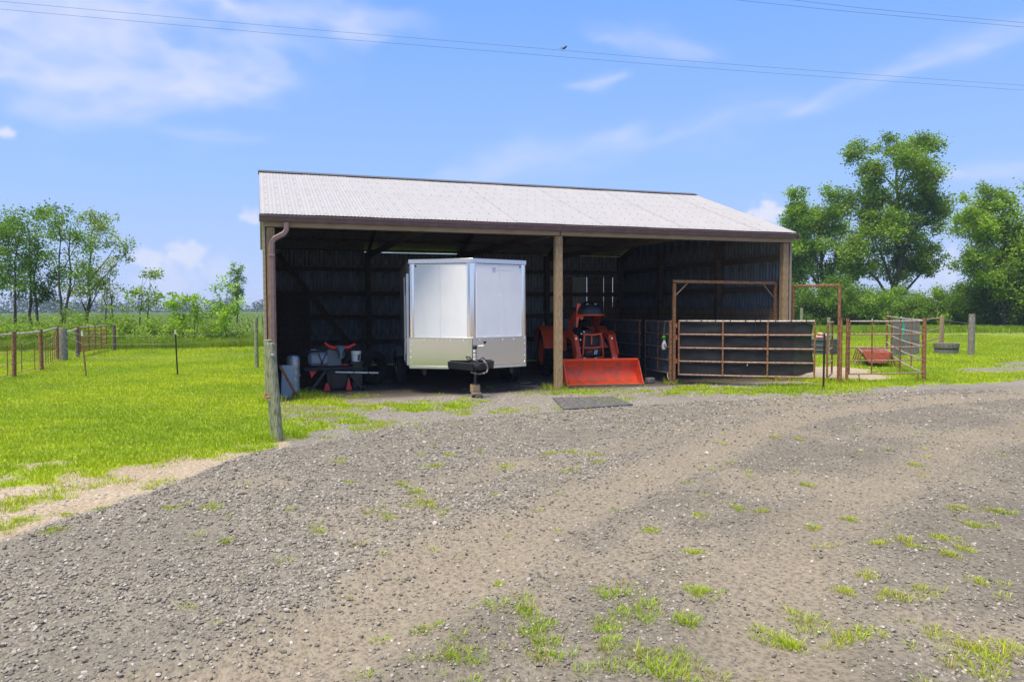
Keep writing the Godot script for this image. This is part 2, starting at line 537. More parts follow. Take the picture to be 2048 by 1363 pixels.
func _ready() -> void:
	# camera
	var cam := Camera3D.new()
	cam.name = "camera"
	cam.position = Vector3(-0.103, 1.630, 13.506)
	cam.rotation = Vector3(-0.0442, -0.3278, -0.0033)
	cam.fov = rad_to_deg(2.0 * atan(681.5 / 1475.8))
	cam.near = 0.05
	cam.far = 4000.0
	add_child(cam)
	# sky and exposure
	var env := Environment.new()
	env.background_mode = Environment.BG_SKY
	env.sky = Sky.new()
	env.sky.sky_material = make_sky()
	env.tonemap_mode = Environment.TONE_MAPPER_LINEAR
	env.tonemap_exposure = EXPOSURE
	env.fog_enabled = true
	env.fog_density = 0.0005
	env.fog_light_color = Color(.8, .87, 1.0)
	env.sdfgi_enabled = true
	env.ssao_enabled = true
	env.ssil_enabled = true
	var we := WorldEnvironment.new()
	we.name = "environment"
	we.environment = env
	add_child(we)
	# a high, veiled sun: soft light from the left and a little in front of the shed
	var sun := DirectionalLight3D.new()
	sun.name = "sun"
	sun.light_energy = 0.5
	sun.light_angular_distance = 34.0
	sun.light_color = Color(1.0, 0.94, 0.84)
	sun.shadow_enabled = true
	add_child(sun)
	sun.look_at_from_position(Vector3(-2.2, 7.0, 1.2), Vector3.ZERO)

	noise_a.seed = 11
	noise_a.frequency = 0.35
	noise_a.fractal_octaves = 3
	noise_b.seed = 12
	noise_b.frequency = 1.6
	noise_b.fractal_octaves = 3
	make_materials()
	build_ground()
	build_shed()
	build_gates()
	build_right_yard()
	build_left_fence()
	build_trees()
	build_field()
	build_trailer()
	build_tractor()
	build_left_clutter()
	build_small_things()
	build_reflected_yard()
	scatter()

# ------------------------------------------------------------------ ground
const EDGE := [[-60, 82.0], [-1.9, 7.38], [-1.53, 6.9], [-1.07, 6.3], [-0.71, 5.58], [-0.35, 4.83], [0.08, 4.46], [0.62, 4.2], [1.09, 3.83], [1.7, 3.36], [2.51, 2.96], [4.17, 2.79], [5.68, 2.59], [7.13, 2.42], [8.85, 2.6], [10.83, 2.59], [13.0, 2.37], [14.7, 2.5], [18.0, 2.0], [60.0, -4.0]]
const LAWN := [[-60, 5.0], [-2.5, 5.33], [-1.6, 5.3], [-1.08, 4.95], [-0.67, 4.6], [-0.25, 4.44], [0.09, 4.12], [0.47, 3.69], [1.0, 3.0], [1.3, 2.6]]
const TRACKS := [[Vector2(-1.4, 10.8), Vector2(-0.32, 10.25), Vector2(0.14, 9.95), Vector2(0.88, 9.2), Vector2(1.53, 8.55), Vector2(2.67, 7.72), Vector2(4.39, 6.62), Vector2(5.67, 5.57), Vector2(7.6, 4.5), Vector2(9.93, 4.0), Vector2(14.0, 3.7)],
	[Vector2(1.2, 12.4), Vector2(1.89, 10.9), Vector2(2.61, 10.16), Vector2(3.45, 9.32), Vector2(4.47, 8.71), Vector2(5.74, 8.0), Vector2(7.3, 7.2), Vector2(11.0, 5.9), Vector2(16.0, 4.6)],
	[Vector2(1.2, 7.0), Vector2(2.2, 6.45), Vector2(3.5, 5.9), Vector2(5.2, 5.1), Vector2(7.0, 3.9), Vector2(9.5, 3.1)]]

func along(table: Array, x: float) -> float:
	for k in table.size() - 1:
		if x <= table[k + 1][0]:
			return lerpf(table[k][1], table[k + 1][1], clampf((x - table[k][0]) / (table[k + 1][0] - table[k][0]), 0, 1))
	return table[-1][1]

func to_track(p: Vector2, which: int) -> float:
	var best := 99.0
	var t: Array = TRACKS[which]
	for k in t.size() - 1:
		best = minf(best, p.distance_to(Geometry2D.get_closest_point_to_segment(p, t[k], t[k + 1])))
	return best

func main_track(x: float) -> float:
	var t: Array = TRACKS[0]
	for k in t.size() - 1:
		if x <= t[k + 1].x: return lerpf(t[k].y, t[k + 1].y, (x - t[k].x) / (t[k + 1].x - t[k].x))
	return t[-1].y

func blob(x: float, z: float, cx: float, cz: float, rx: float, rz: float) -> float:
	return clampf(1.25 - sqrt(pow((x - cx) / rx, 2) + pow((z - cz) / rz, 2)), 0, 1)

func zone(x: float, z: float) -> Dictionary:
	# what lies on the ground here: drive gravel, tan track, pale gravel, sand, bare earth; and how thickly grass grows
	var n1 := noise_a.get_noise_2d(x, z)
	var n2 := noise_b.get_noise_2d(x, z)
	var d := {"soil": 0.0, "drive": 0.0, "track": 0.0, "grass": 0.0, "kind": "pale", "n1": n1, "n2": n2, "rut": 0.0}
	var inside := x > 0.0 and x < SHED_W and z < 0.0 and z > -SHED_D
	d.drive = smoothstep(-0.15, 0.2, z - along(EDGE, x) + n2 * 0.22 + n1 * 0.15)
	if d.drive > 0.0:
		var p := Vector2(x, z)
		var a := smoothstep(0.6, 0.14, to_track(p, 0) + n2 * 0.18)
		var b := smoothstep(0.5, 0.1, to_track(p, 1) + n2 * 0.22) * 0.75
		var c := smoothstep(0.55, 0.1, to_track(p, 2) + n2 * 0.3) * 0.55
		d.rut = a
		d.soil = smoothstep(-0.2, 0.6, z - main_track(x) + n2 * 0.5 + n1 * 0.8)
		d.track = clampf(maxf(a, maxf(b, c)) + 0.65 * smoothstep(0.12, 0.42, n1 + n2 * 0.25), 0, 1)
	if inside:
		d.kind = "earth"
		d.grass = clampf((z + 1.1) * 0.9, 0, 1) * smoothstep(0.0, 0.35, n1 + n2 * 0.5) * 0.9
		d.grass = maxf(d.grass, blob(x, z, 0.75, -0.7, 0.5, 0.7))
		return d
	if x < 1.3 and (x < 0.0 or z > 0.0):
		var g := smoothstep(-0.45, 0.4, along(LAWN, x) - z + n2 * 0.7 + n1 * 0.2)
		if x > 0.0: g *= 0.35 + 0.65 * smoothstep(-0.2, 0.3, n1 + n2 * 0.7)
		if x < -0.2 and z > 3.6: g *= 1.0 - 0.75 * blob(x, z, -2.3, 4.6, 0.5, 0.22)
		if z < along(EDGE, x): g = maxf(g, 0.5 * smoothstep(0.12, 0.4, n2 + n1 * 0.4))
		d.grass = g
		d.kind = "lawn" if g > 0.55 else ("sand" if x < 0.2 else "pale")
	elif x >= 1.3 and x < 11.2 and z >= 0.0:
		var g := smoothstep(0.12, 0.5, n1 + n2 * 0.45) * 0.6
		g += blob(x, z, 1.9, 1.3, 1.5, 0.7) * smoothstep(-0.25, 0.25, n2) * 0.9
		g += blob(x, z, 8.6, 1.1, 2.2, 0.7) * smoothstep(-0.4, 0.15, n2) * 1.1
		g += blob(x, z, 5.6, 0.35, 1.2, 0.4) * 0.7
		g += blob(x, z, 10.6, 1.5, 1.4, 0.9) * 0.9
		d.grass = clampf(g, 0, 1) * (1.0 - d.drive)
		d.kind = "lawn" if d.grass > 0.75 else "pale"
	elif z < 0.0 or x >= 11.2:
		var g := smoothstep(-0.1, 0.5, along(EDGE, x) - 0.55 - z + n2 * 0.5)
		var dirt := maxf(blob(x, z, 13.0, -0.9, 1.3, 1.6), blob(x, z, 14.1, -2.0, 0.9, 1.2))
		var patch := maxf(blob(x, z, 18.6, -0.4, 2.6, 0.9), blob(x, z, 22.0, -1.6, 3.0, 1.1))
		if x > 10.9:
			g *= 1.0 - smoothstep(0.1, 0.5, dirt + n2 * 0.3)
			g *= 1.0 - 0.9 * smoothstep(0.15, 0.55, patch + n2 * 0.3)
		if x < -4.6 and z < -6.0 and z > -18.0:   # trodden paddock behind the pipe fence
			g *= 1.0 - 0.75 * smoothstep(-0.15, 0.25, n1 + blob(x, z, -7.5, -10.5, 2.0, 4.5) * 0.6)
		d.grass = g
		d.kind = "lawn" if g > 0.4 else ("sand" if x < 0.0 or dirt > 0.2 else "pale")
	d.grass *= 1.0 - d.drive
	return d

func ground_y(x: float, z: float) -> float:
	if z < -1.5 or absf(x) > 25.0: return 0.0
	var e := z - along(EDGE, x)
	var dr := smoothstep(-0.15, 0.3, e)
	if dr <= 0.0: return 0.0
	var a := to_track(Vector2(x, z), 0)
	var n1 := noise_a.get_noise_2d(x, z)
	var n2 := noise_b.get_noise_2d(x * 2.0, z * 2.0)
	var y := 0.012 * n1 + 0.018 * n2 + 0.02 * exp(-pow((e - 0.25) / 0.22, 2))
	y += 0.04 * exp(-pow((a - 0.5) / 0.17, 2)) - 0.04 * exp(-pow(a / 0.3, 2))
	var b := to_track(Vector2(x, z), 1)
	y += 0.02 * exp(-pow((b - 0.55) / 0.2, 2)) - 0.02 * exp(-pow(b / 0.35, 2))
	if a < 0.3:   # lugs pressed in by a tyre
		y += 0.008 * sin((x * 1.3 + z * 0.7) * 38.0) * smoothstep(0.3, 0.1, a) * smoothstep(0.1, 0.4, n1 + 0.15)
	return y * dr

func ground_color(x: float, z: float) -> Color:
	var d := zone(x, z)
	var n: float = d.n1 * 0.6 + d.n2 * 0.6
	var c := Color(.215, .2, .172).lerp(Color(.27, .252, .215), clampf(0.5 + n, 0, 1))
	if d.kind == "sand": c = Color(.36, .295, .2).lerp(Color(.46, .39, .285), clampf(0.5 + n, 0, 1))
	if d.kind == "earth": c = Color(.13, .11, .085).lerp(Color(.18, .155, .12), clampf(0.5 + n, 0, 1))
	if d.kind == "lawn": c = Color(.25, .35, .02).lerp(Color(.33, .43, .03), clampf(0.5 + n, 0, 1))
	else: c = c.lerp(Color(.17, .2, .04), d.grass * 0.5)
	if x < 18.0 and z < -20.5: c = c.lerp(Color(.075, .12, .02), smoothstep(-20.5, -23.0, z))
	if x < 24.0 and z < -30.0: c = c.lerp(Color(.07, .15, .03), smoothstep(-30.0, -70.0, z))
	if x > 25.0: c = c.lerp(Color(.14, .2, .025), 0.6)
	var g := Color(.18, .165, .13).lerp(Color(.235, .216, .17), clampf(0.5 + n * 1.1, 0, 1))
	g = g.lerp(Color(.148, .133, .1).lerp(Color(.215, .193, .146), clampf(0.5 + n * 1.3, 0, 1)), d.soil * 0.8)
	g = g.lerp(Color(.262, .226, .162), d.track * 0.85)
	return c.lerp(g, d.drive)

func steps(a: float, b: float, by: float) -> PackedFloat32Array:
	var out := PackedFloat32Array()
	var n := int(round((b - a) / by))
	for k in n: out.append(a + (b - a) * k / n)
	return out

func build_ground() -> void:
	var xs := PackedFloat32Array([-900, -400, -200, -100, -60, -40, -28, -20, -16, -13])
	xs.append_array(steps(-11, -3, 0.2)); xs.append_array(steps(-3, 13, 0.09)); xs.append_array(steps(13, 27, 0.3))
	xs.append_array(PackedFloat32Array([27, 29, 32, 36, 42, 50, 60, 80, 120, 200, 400, 900]))
	var zs := PackedFloat32Array([-1100, -700, -400, -250, -150, -100, -75, -60, -50, -43, -38, -34, -31, -29, -27, -25])
	zs.append_array(steps(-24, -3, 0.3)); zs.append_array(steps(-3, 2, 0.14)); zs.append_array(steps(2, 12.6, 0.09))
	zs.append_array(PackedFloat32Array([12.6, 13.5, 15, 18, 24, 35, 60, 120, 300, 700]))
	var mb := MB.new()
	mb.colored = true
	var hs := PackedFloat32Array()
	for z in zs:
		for x in xs: hs.append(ground_y(x, z))
	var w := xs.size()
	for a in zs.size():
		for b in w:
			var l: int = max(b - 1, 0)
			var r: int = min(b + 1, w - 1)
			var u: int = max(a - 1, 0)
			var d: int = min(a + 1, zs.size() - 1)
			var nn := Vector3(-(hs[a * w + r] - hs[a * w + l]) / (xs[r] - xs[l]), 1, -(hs[d * w + b] - hs[u * w + b]) / (zs[d] - zs[u])).normalized()
			mb.tint = ground_color(xs[b], zs[a])
			mb.vert(Vector3(xs[b], hs[a * w + b], zs[a]), nn)
	for a in zs.size() - 1:
		for b in w - 1:
			var p := a * w + b
			mb.i.append_array([p, p + 1, p + w, p + 1, p + w + 1, p + w])
	setting("ground", mb, M.ground)

func stone_mesh(sd: int) -> ArrayMesh:
	var rng := RandomNumberGenerator.new()
	rng.seed = sd
	var t := (1.0 + sqrt(5.0)) / 2.0
	var pts := []
	for p in [[-1, t, 0], [1, t, 0], [-1, -t, 0], [1, -t, 0], [0, -1, t], [0, 1, t], [0, -1, -t], [0, 1, -t], [t, 0, -1], [t, 0, 1], [-t, 0, -1], [-t, 0, 1]]:
		pts.append(Vector3(p[0], p[1], p[2]).normalized() * rng.randf_range(0.7, 1.2) * Vector3(1, 0.62, 0.85))
	var mb := MB.new()
	for f in [[0, 11, 5], [0, 5, 1], [0, 1, 7], [0, 7, 10], [0, 10, 11], [1, 5, 9], [5, 11, 4], [11, 10, 2], [10, 7, 6], [7, 1, 8], [3, 9, 4], [3, 4, 2], [3, 2, 6], [3, 6, 8], [3, 8, 9], [4, 9, 5], [2, 4, 11], [6, 2, 10], [8, 6, 7], [9, 8, 1]]:
		mb.tri(pts[f[0]], pts[f[1]], pts[f[2]], pts[f[0]] + pts[f[1]] + pts[f[2]])
	return mb.mesh()

func tuft_mesh(sd: int, blades: int, radius: float, tall: float, width: float, lean := 0.55) -> ArrayMesh:
	var rng := RandomNumberGenerator.new()
	rng.seed = sd
	var mb := MB.new()
	mb.colored = true
	for k in blades:
		var q := rng.randf() * TAU
		var r := radius * sqrt(rng.randf())
		var at := Vector3(cos(q) * r, -0.004, sin(q) * r)
		var h := tall * rng.randf_range(0.45, 1.0)
		var out := Vector3(cos(q + rng.randf_range(-0.9, 0.9)), 0, sin(q + rng.randf_range(-0.9, 0.9)))
		var ln := rng.randf_range(0.15, 1.0) * lean
		var side := Vector3(-out.z, 0, out.x).rotated(Vector3.UP, rng.randf_range(-1.2, 1.2)) * width * rng.randf_range(0.6, 1.2)
		var mid := at + Vector3(0, h * 0.6, 0) + out * h * ln * 0.35
		var tip := at + Vector3(0, h * (1.0 - 0.3 * ln), 0) + out * h * ln
		var s := rng.randf_range(0.75, 1.2)
		mb.tint = Color(s * rng.randf_range(0.9, 1.15), s, s * 0.9)
		var nn := side.cross(tip - at).normalized()
		var a := mb.vert(at - side, nn)
		mb.vert(at + side, nn); mb.vert(mid + side * 0.8, nn); mb.vert(mid - side * 0.8, nn); mb.vert(tip, nn)
		mb.i.append_array([a, a + 2, a + 1, a, a + 3, a + 2, a + 3, a + 4, a + 2])
	return mb.mesh()

const TUFTS := [[0.67, 5.48, 1.0], [-0.49, 7.03, 1.0], [-0.82, 6.92, 0.6], [1.58, 6.07, 1.0], [1.09, 6.77, 0.8], [1.16, 7.09, 1.2], [1.14, 7.41, 1.2], [0.82, 7.80, 0.8], [1.86, 5.57, 0.8], [2.22, 6.43, 0.7], [2.22, 5.54, 0.6], [2.93, 5.89, 1.0], [3.17, 5.89, 1.0], [3.33, 6.09, 0.9], [3.23, 6.56, 1.0], [2.77, 6.82, 1.0], [1.18, 7.62, 0.8], [0.70, 7.61, 0.6], [0.28, 8.02, 0.5], [-0.37, 8.04, 0.5], [0.66, 6.52, 0.6], [1.21, 9.77, 1.0], [1.21, 9.91, 1.0], [1.00, 9.79, 0.8], [1.21, 10.10, 1.2], [1.18, 10.24, 1.2], [1.17, 10.37, 1.0], [1.80, 9.80, 1.2], [1.79, 9.98, 1.2], [1.77, 10.14, 1.1], [1.53, 10.16, 1.0], [1.67, 10.52, 1.6], [1.65, 10.62, 1.6], [1.54, 10.65, 1.4], [2.53, 10.41, 1.3], [2.31, 10.49, 1.2], [2.34, 10.59, 1.0], [2.58, 10.67, 1.2], [2.24, 9.91, 0.9], [1.95, 10.24, 1.0], [2.25, 9.97, 0.8], [3.36, 10.05, 0.7], [4.04, 9.70, 0.9], [3.21, 10.33, 1.0], [4.92, 9.46, 1.1], [5.42, 9.23, 1.0], [5.17, 9.08, 1.0], [4.37, 9.64, 0.9], [4.39, 9.82, 0.8], [6.30, 7.66, 0.8], [4.57, 8.11, 0.7], [3.11, 8.57, 0.8], [2.55, 9.34, 0.7], [3.78, 9.06, 0.6], [4.19, 8.99, 0.6], [4.16, 9.90, 0.6], [3.90, 10.33, 0.7], [3.89, 9.59, 0.7], [3.43, 10.37, 0.8], [3.10, 11.07, 1.4], [2.95, 11.09, 1.3], [2.99, 10.98, 1.1], [3.26, 11.02, 1.0], [3.06, 10.16, 0.8], [2.72, 10.69, 0.8], [3.04, 10.80, 0.8], [2.54, 8.82, 0.6], [1.42, 10.38, 0.8], [0.74, 10.25, 1.0], [0.67, 10.27, 0.7], [1.18, 9.50, 0.5], [0.68, 9.92, 0.7], [3.52, 8.53, 0.6], [3.63, 8.65, 0.6], [-2.00, 6.24, 1.0], [-1.80, 6.31, 1.0], [-1.81, 6.87, 0.9], [-1.89, 7.19, 0.8], [-1.61, 5.91, 0.9], [-1.34, 5.80, 0.8], [-1.09, 6.10, 0.8], [-1.90, 6.91, 0.9], [-1.61, 7.35, 0.8], [-1.60, 6.87, 0.7], [-1.37, 6.80, 0.7], [5.83, 6.01, 0.7], [6.14, 6.12, 0.6], [5.22, 5.79, 0.6]]

func grass_tint(rng: RandomNumberGenerator, x: float, z: float, dry: float) -> Color:
	var v := clampf(0.5 + noise_a.get_noise_2d(x * 0.8 + 50.0, z * 0.8) * 0.9 + rng.randf_range(-0.25, 0.25), 0, 1)
	var c := Color(.275, .43, .01).lerp(Color(.45, .56, .014), v)
	if rng.randf() < dry: c = Color(.42, .36, .15).lerp(c, rng.randf() * 0.7)
	return c

func scatter() -> void:
	var rng := RandomNumberGenerator.new()
	rng.seed = 5
	var eye := Vector2(-0.103, 13.506)
	# gravel stones
	var bufs := [PackedFloat32Array(), PackedFloat32Array(), PackedFloat32Array()]
	for k in 430000:
		var r := rng.randf_range(1.6, 17.0)
		var q := deg_to_rad(rng.randf_range(-36.0, 74.0))
		var x := eye.x + sin(q) * r
		var z := eye.y - cos(q) * r
		if z < 0.2: continue
		var d := zone(x, z)
		var want: float = d.drive * (1.0 - 0.8 * d.track)
		if d.drive < 0.5: want = maxf(want, (0.34 if d.kind == "pale" else 0.05) * (1.0 - d.grass))
		want *= clampf(0.75 + d.n1 * 0.9, 0.15, 1) * (1.0 - 0.35 * d.soil)
		if rng.randf() > want: continue
		var s := 0.0042 * (1.0 + 2.4 * pow(rng.randf(), 2.2)) * (1.0 + r * 0.04)
		if rng.randf() < 0.012: s *= 1.8
		if d.soil > 0.5: s *= 0.8
		var b := Basis.from_euler(Vector3(rng.randf_range(-0.5, 0.5), rng.randf() * TAU, rng.randf_range(-0.5, 0.5))).scaled(Vector3.ONE * s)
		var t := rng.randf()
		var c := Color(.11, .1, .08).lerp(Color(.27, .25, .205), t)
		if rng.randf() < 0.12: c = Color(.28, .255, .225).lerp(Color(.42, .395, .36), rng.randf())
		if d.drive < 0.5: c = c.lerp(Color(.33, .315, .285), 0.6)
		put(bufs[k % 3], b, Vector3(x, ground_y(x, z) + s * 0.25, z), c)
	for k in 3: swarm("drive_gravel", ["grey crushed stone gravel spread over the drive", "paler angular chips of gravel mixed across the drive", "dark crumbs of gravel strewn over the drive"][k], stone_mesh(100 + k), M.stone, bufs[k])
	# mown lawn
	var lawn := [PackedFloat32Array(), PackedFloat32Array(), PackedFloat32Array()]
	for k in 230000:
		var r := 4.0 + 44.0 * pow(rng.randf(), 1.15)
		var q := deg_to_rad(rng.randf_range(-28.0, 66.0))
		var x := eye.x + sin(q) * r
		var z := eye.y - cos(q) * r
		if z < -23.0 and x < 20.0: continue
		if x > 0.2 and x < 10.8 and z < -1.2 and z > -8.0: continue
		var d := zone(x, z)
		if rng.randf() > d.grass: continue
		var s := rng.randf_range(0.7, 1.25) * (0.75 + r * 0.02)
		if d.kind != "lawn": s *= 0.8
		if z < -16.0: s *= 1.5
		var b := Basis(Vector3.UP, rng.randf() * TAU).scaled(Vector3(s, s * rng.randf_range(0.7, 1.2), s))
		put(lawn[k % 3], b, Vector3(x, 0, z), grass_tint(rng, x, z, 0.05 if d.kind == "lawn" else 0.2))
	for k in 3: swarm("lawn_grass", ["short bright green grass of the lawn", "yellowish green blades mixed through the lawn", "longer fresh green blades mixed through the lawn"][k], tuft_mesh(200 + k, 13, 0.085, 0.055 + 0.01 * k, 0.0046, 0.8), M.blade, lawn[k])
	# weeds in the drive
	var weeds := PackedFloat32Array()
	for t in TUFTS:
		for j in int(4 + 6 * t[2]):
			var x: float = t[0] + rng.randfn(0, 0.055 * t[2])
			var z: float = t[1] + rng.randfn(0, 0.05 * t[2])
			var s: float = rng.randf_range(0.4, 0.85) * (0.5 + 0.3 * t[2])
			put(weeds, Basis(Vector3.UP, rng.randf() * TAU).scaled(Vector3(s * 1.2, s * 0.8, s * 1.2)), Vector3(x, ground_y(x, z), z), grass_tint(rng, x, z, 0.3))
	for k in 420:
		var r := rng.randf_range(2.5, 14.0)
		var q := deg_to_rad(rng.randf_range(-10.0, 70.0))
		var x := eye.x + sin(q) * r
		var z := eye.y - cos(q) * r
		if zone(x, z).drive < 0.8 or noise_a.get_noise_2d(x + 9.0, z) < 0.05: continue
		var s := rng.randf_range(0.3, 0.7)
		put(weeds, Basis(Vector3.UP, rng.randf() * TAU).scaled(Vector3(s * 1.3, s * 0.7, s * 1.3)), Vector3(x, ground_y(x, z), z), grass_tint(rng, x, z, 0.35))
	swarm("weed_grass", "small green grass tufts growing through the gravel drive", tuft_mesh(300, 24, 0.06, 0.085, 0.0032, 0.95), M.blade, weeds)
	# rough grass under the trees and along the posts
	var rough := PackedFloat32Array()
	for k in 9000:
		var x := rng.randf_range(-16.0, 3.0)
		var z := -19.0 - rng.randf() * 7.0
		var s := rng.randf_range(0.6, 1.4)
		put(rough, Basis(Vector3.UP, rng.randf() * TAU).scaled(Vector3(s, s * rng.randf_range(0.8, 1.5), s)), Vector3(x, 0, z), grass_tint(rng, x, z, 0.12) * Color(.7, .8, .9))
	for k in 7000:
		var t := rng.randf()
		var p := Vector2(33.5, -27.0).lerp(Vector2(55.0, -20.0), t) + Vector2(rng.randfn(0, 1.4), rng.randfn(0, 1.4))
		var s := rng.randf_range(0.8, 1.7)
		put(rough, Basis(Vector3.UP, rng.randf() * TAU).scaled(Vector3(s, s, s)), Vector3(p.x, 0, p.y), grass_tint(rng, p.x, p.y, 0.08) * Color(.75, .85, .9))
	for spot in [[5.5, -0.05], [0.05, 0.1], [0.03, 3.98], [8.22, -0.2], [11.65, 0.85], [13.58, 1.2], [10.9, 0.05], [0.6, -0.5], [0.8, -0.9], [0.7, -0.3]]:
		for j in 9:
			var s := rng.randf_range(0.25, 0.6)
			put(rough, Basis(Vector3.UP, rng.randf() * TAU).scaled(Vector3(s, s, s)), Vector3(spot[0] + rng.randfn(0, 0.14), 0, spot[1] + rng.randfn(0, 0.12)), grass_tint(rng, spot[0], spot[1], 0.1))
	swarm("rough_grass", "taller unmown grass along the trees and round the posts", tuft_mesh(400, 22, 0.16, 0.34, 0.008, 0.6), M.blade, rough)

# ------------------------------------------------------------------ shed
func corrugated(width: float, length: float, pitch: float, amp: float) -> ArrayMesh:
	# sheet in the xy plane, ribs along y, facing +z
	var mb := MB.new()
	var n := int(round(width / pitch)) * 6
	var rows := []
	for y in [length, 0.0]:
		var row := []
		for k in n + 1:
			row.append(Vector3(width * k / n, y, amp * cos(TAU * k / 6.0)))
		rows.append(row)
	var start := 0
	for a in 2:
		for k in n + 1:
			var sl := -amp * sin(TAU * k / 6.0) * TAU / pitch
			mb.vert(rows[a][k], Vector3(-sl, 0, 1).normalized())
	var w := n + 1
	for k in n:
		var p := start + k
		mb.i.append_array([p, p + 1, p + w, p + 1, p + w + 1, p + w])
	return mb.mesh()

func placed(parent: Node, called: String, mesh: Mesh, m: Material, xf: Transform3D) -> MeshInstance3D:
	var o := part(parent, called, mesh, m)
	o.transform = xf
	return o

func beam(parent: Node, called: String, at: Vector3, size: Vector3, m: Material, bevel := 0.006) -> MeshInstance3D:
	var mb := MB.new()
	mb.box(Vector3.ZERO, size, Basis(), bevel)
	return part(parent, called, mb, m, at)

func build_shed() -> void:
	var s := thing("open_shed", "long open-front steel pole shed with pale corrugated roof", "shed")
	var W := SHED_W
	var D := SHED_D
	# roof sheets, twelve to a slope
	var ov := 0.12
	var run := D * 0.5 + ov
	var rise := RIDGE_Y - EAVE_Y
	var slope_len := sqrt(run * run + rise * rise)
	var sheet_w := (W + 0.18) / 12.0
	var mesh := corrugated(sheet_w * 15.0 / 14.0, slope_len, sheet_w / 14.0, 0.0032)
	var up := Vector3(0, rise, -run).normalized()
	for k in 12:
		var x := -0.09 + sheet_w * k
		placed(s, "roof_sheet", mesh, M.roof, Transform3D(Basis(Vector3.RIGHT, up, Vector3.RIGHT.cross(up)), Vector3(x, EAVE_Y + (0.004 if k % 2 else 0.0), ov)))
		var up2 := Vector3(0, rise, run).normalized()
		placed(s, "roof_sheet", mesh, M.roof, Transform3D(Basis(Vector3.LEFT, up2, Vector3.LEFT.cross(up2)), Vector3(x + sheet_w, EAVE_Y + (0.004 if k % 2 else 0.0), -D - ov)))
	var cap := MB.new()
	for sg in [-1.0, 1.0]:
		var dn := Vector3(0, -rise, run * sg).normalized() * 0.2
		var o := Vector3(0, RIDGE_Y + 0.024, -D * 0.5)
		cap.bar(o + dn * 0.5 + Vector3(-0.11, 0, 0), o + dn * 0.5 + Vector3(W + 0.11, 0, 0), 0.2, 0.012, 0.0, dn.cross(Vector3.RIGHT))
	part(s, "ridge_cap", cap, M.ridge)
	var edge_mesh := corrugated(sheet_w, slope_len, sheet_w / 14.0, 0.0032)
	for o in s.get_children():
		if absf(o.position.x - (-0.09 + sheet_w * 11)) < 0.01 and o.position.z > 0.0 or absf(o.position.x - (-0.09 + sheet_w)) < 0.01 and o.position.z < -1.0: o.mesh = edge_mesh
	var screws := PackedFloat32Array()
	for r in 8:
		for k in int(W / 0.2):
			var t := 0.12 + r * 0.57
			var p := Vector3(k * 0.199 + 0.02, EAVE_Y + 0.0095, ov) + up * t
			if t < slope_len: put(screws, Basis(), p, Color(.2, .19, .18))
	var head := MB.new()
	head.lathe([Vector2(0.008, -0.006), Vector2(0.008, 0.002), Vector2(0.0, 0.004)], Vector3.ZERO, Basis(), 6)
	swarm("roof_screws", "", head.mesh(), M.screw, screws, s)
	# gutter: box profile with a rolled lip, in two lengths
	var prof := PackedVector2Array([Vector2(0.0, 0.0), Vector2(0.085, 0.0), Vector2(0.105, 0.03), Vector2(0.105, 0.06), Vector2(0.13, 0.09), Vector2(0.13, 0.112), Vector2(0.118, 0.112), Vector2(0.118, 0.095), Vector2(0.095, 0.064), Vector2(0.095, 0.034), Vector2(0.08, 0.01), Vector2(0.01, 0.01), Vector2(0.01, 0.112), Vector2(0.0, 0.112)])
	for k in 2:
		var g := MB.new()
		var x0: float = [-0.1, W * 0.5 + 0.004][k]
		var x1: float = [W * 0.5 + 0.0, W + 0.1][k]
		g.prism(prof, x1 - x0, Transform3D(Basis(Vector3(0, 0, 1), Vector3.UP, Vector3(1, 0, 0)), Vector3(x0, EAVE_Y - 0.135, 0.045)))
		var gp := part(s, "gutter", g, M.gutter)
		var e := MB.new()
		e.box(Vector3([x0 - 0.004, x1 + 0.004][k], EAVE_Y - 0.08, 0.11), Vector3(0.006, 0.115, 0.135))
		part(gp, "end_cap", e, M.gutter)
	# downspout
	var dsp := MB.new()
	var path := [Vector3(0.34, EAVE_Y - 0.14, 0.115), Vector3(0.34, 3.0, 0.115), Vector3(0.3, 2.93, 0.115), Vector3(0.14, 2.84, 0.115), Vector3(0.09, 2.76, 0.115), Vector3(0.088, 2.3, 0.115), Vector3(0.085, 1.4, 0.115), Vector3(0.08, 0.55, 0.115)]
	var rows := []
	for k in path.size():
		var t: Vector3 = (path[min(k + 1, path.size() - 1)] - path[max(k - 1, 0)]).normalized()
		var u := t.cross(Vector3.BACK).normalized()
		var row := []
		for c in [[-1, -1], [-0.33, -1], [-0.2, -0.9], [0.2, -0.9], [0.33, -1], [1, -1], [1, 1], [0.33, 1], [0.2, 0.9], [-0.2, 0.9], [-0.33, 1], [-1, 1]]:
			row.append(path[k] + u * 0.046 * c[0] + Vector3(0, 0, 0.036) * c[1])
		rows.append(row)
	dsp.sheet(rows, true)
	var dn_part := part(s, "downspout", dsp, M.downspout)
	for y in [2.55, 0.62]:
		var st := MB.new()
		st.box(Vector3(0.086, y, 0.115), Vector3(0.104, 0.03, 0.084), Basis(), 0.004)
		part(dn_part, "strap", st, M.downspout)
	# header boards, two lengths and a splice
	beam(s, "header_beam", Vector3(W * 0.25 - 0.03, 3.155, 0.02), Vector3(W * 0.5 + 0.04, 0.2, 0.04), M.trim)
	beam(s, "header_beam", Vector3(W * 0.75 + 0.035, 3.155, 0.02), Vector3(W * 0.5 + 0.04, 0.2, 0.04), M.trim)
	beam(s, "header_beam", Vector3(W * 0.5, 3.16, -0.17), Vector3(W - 0.1, 0.2, 0.04), M.aged_h)
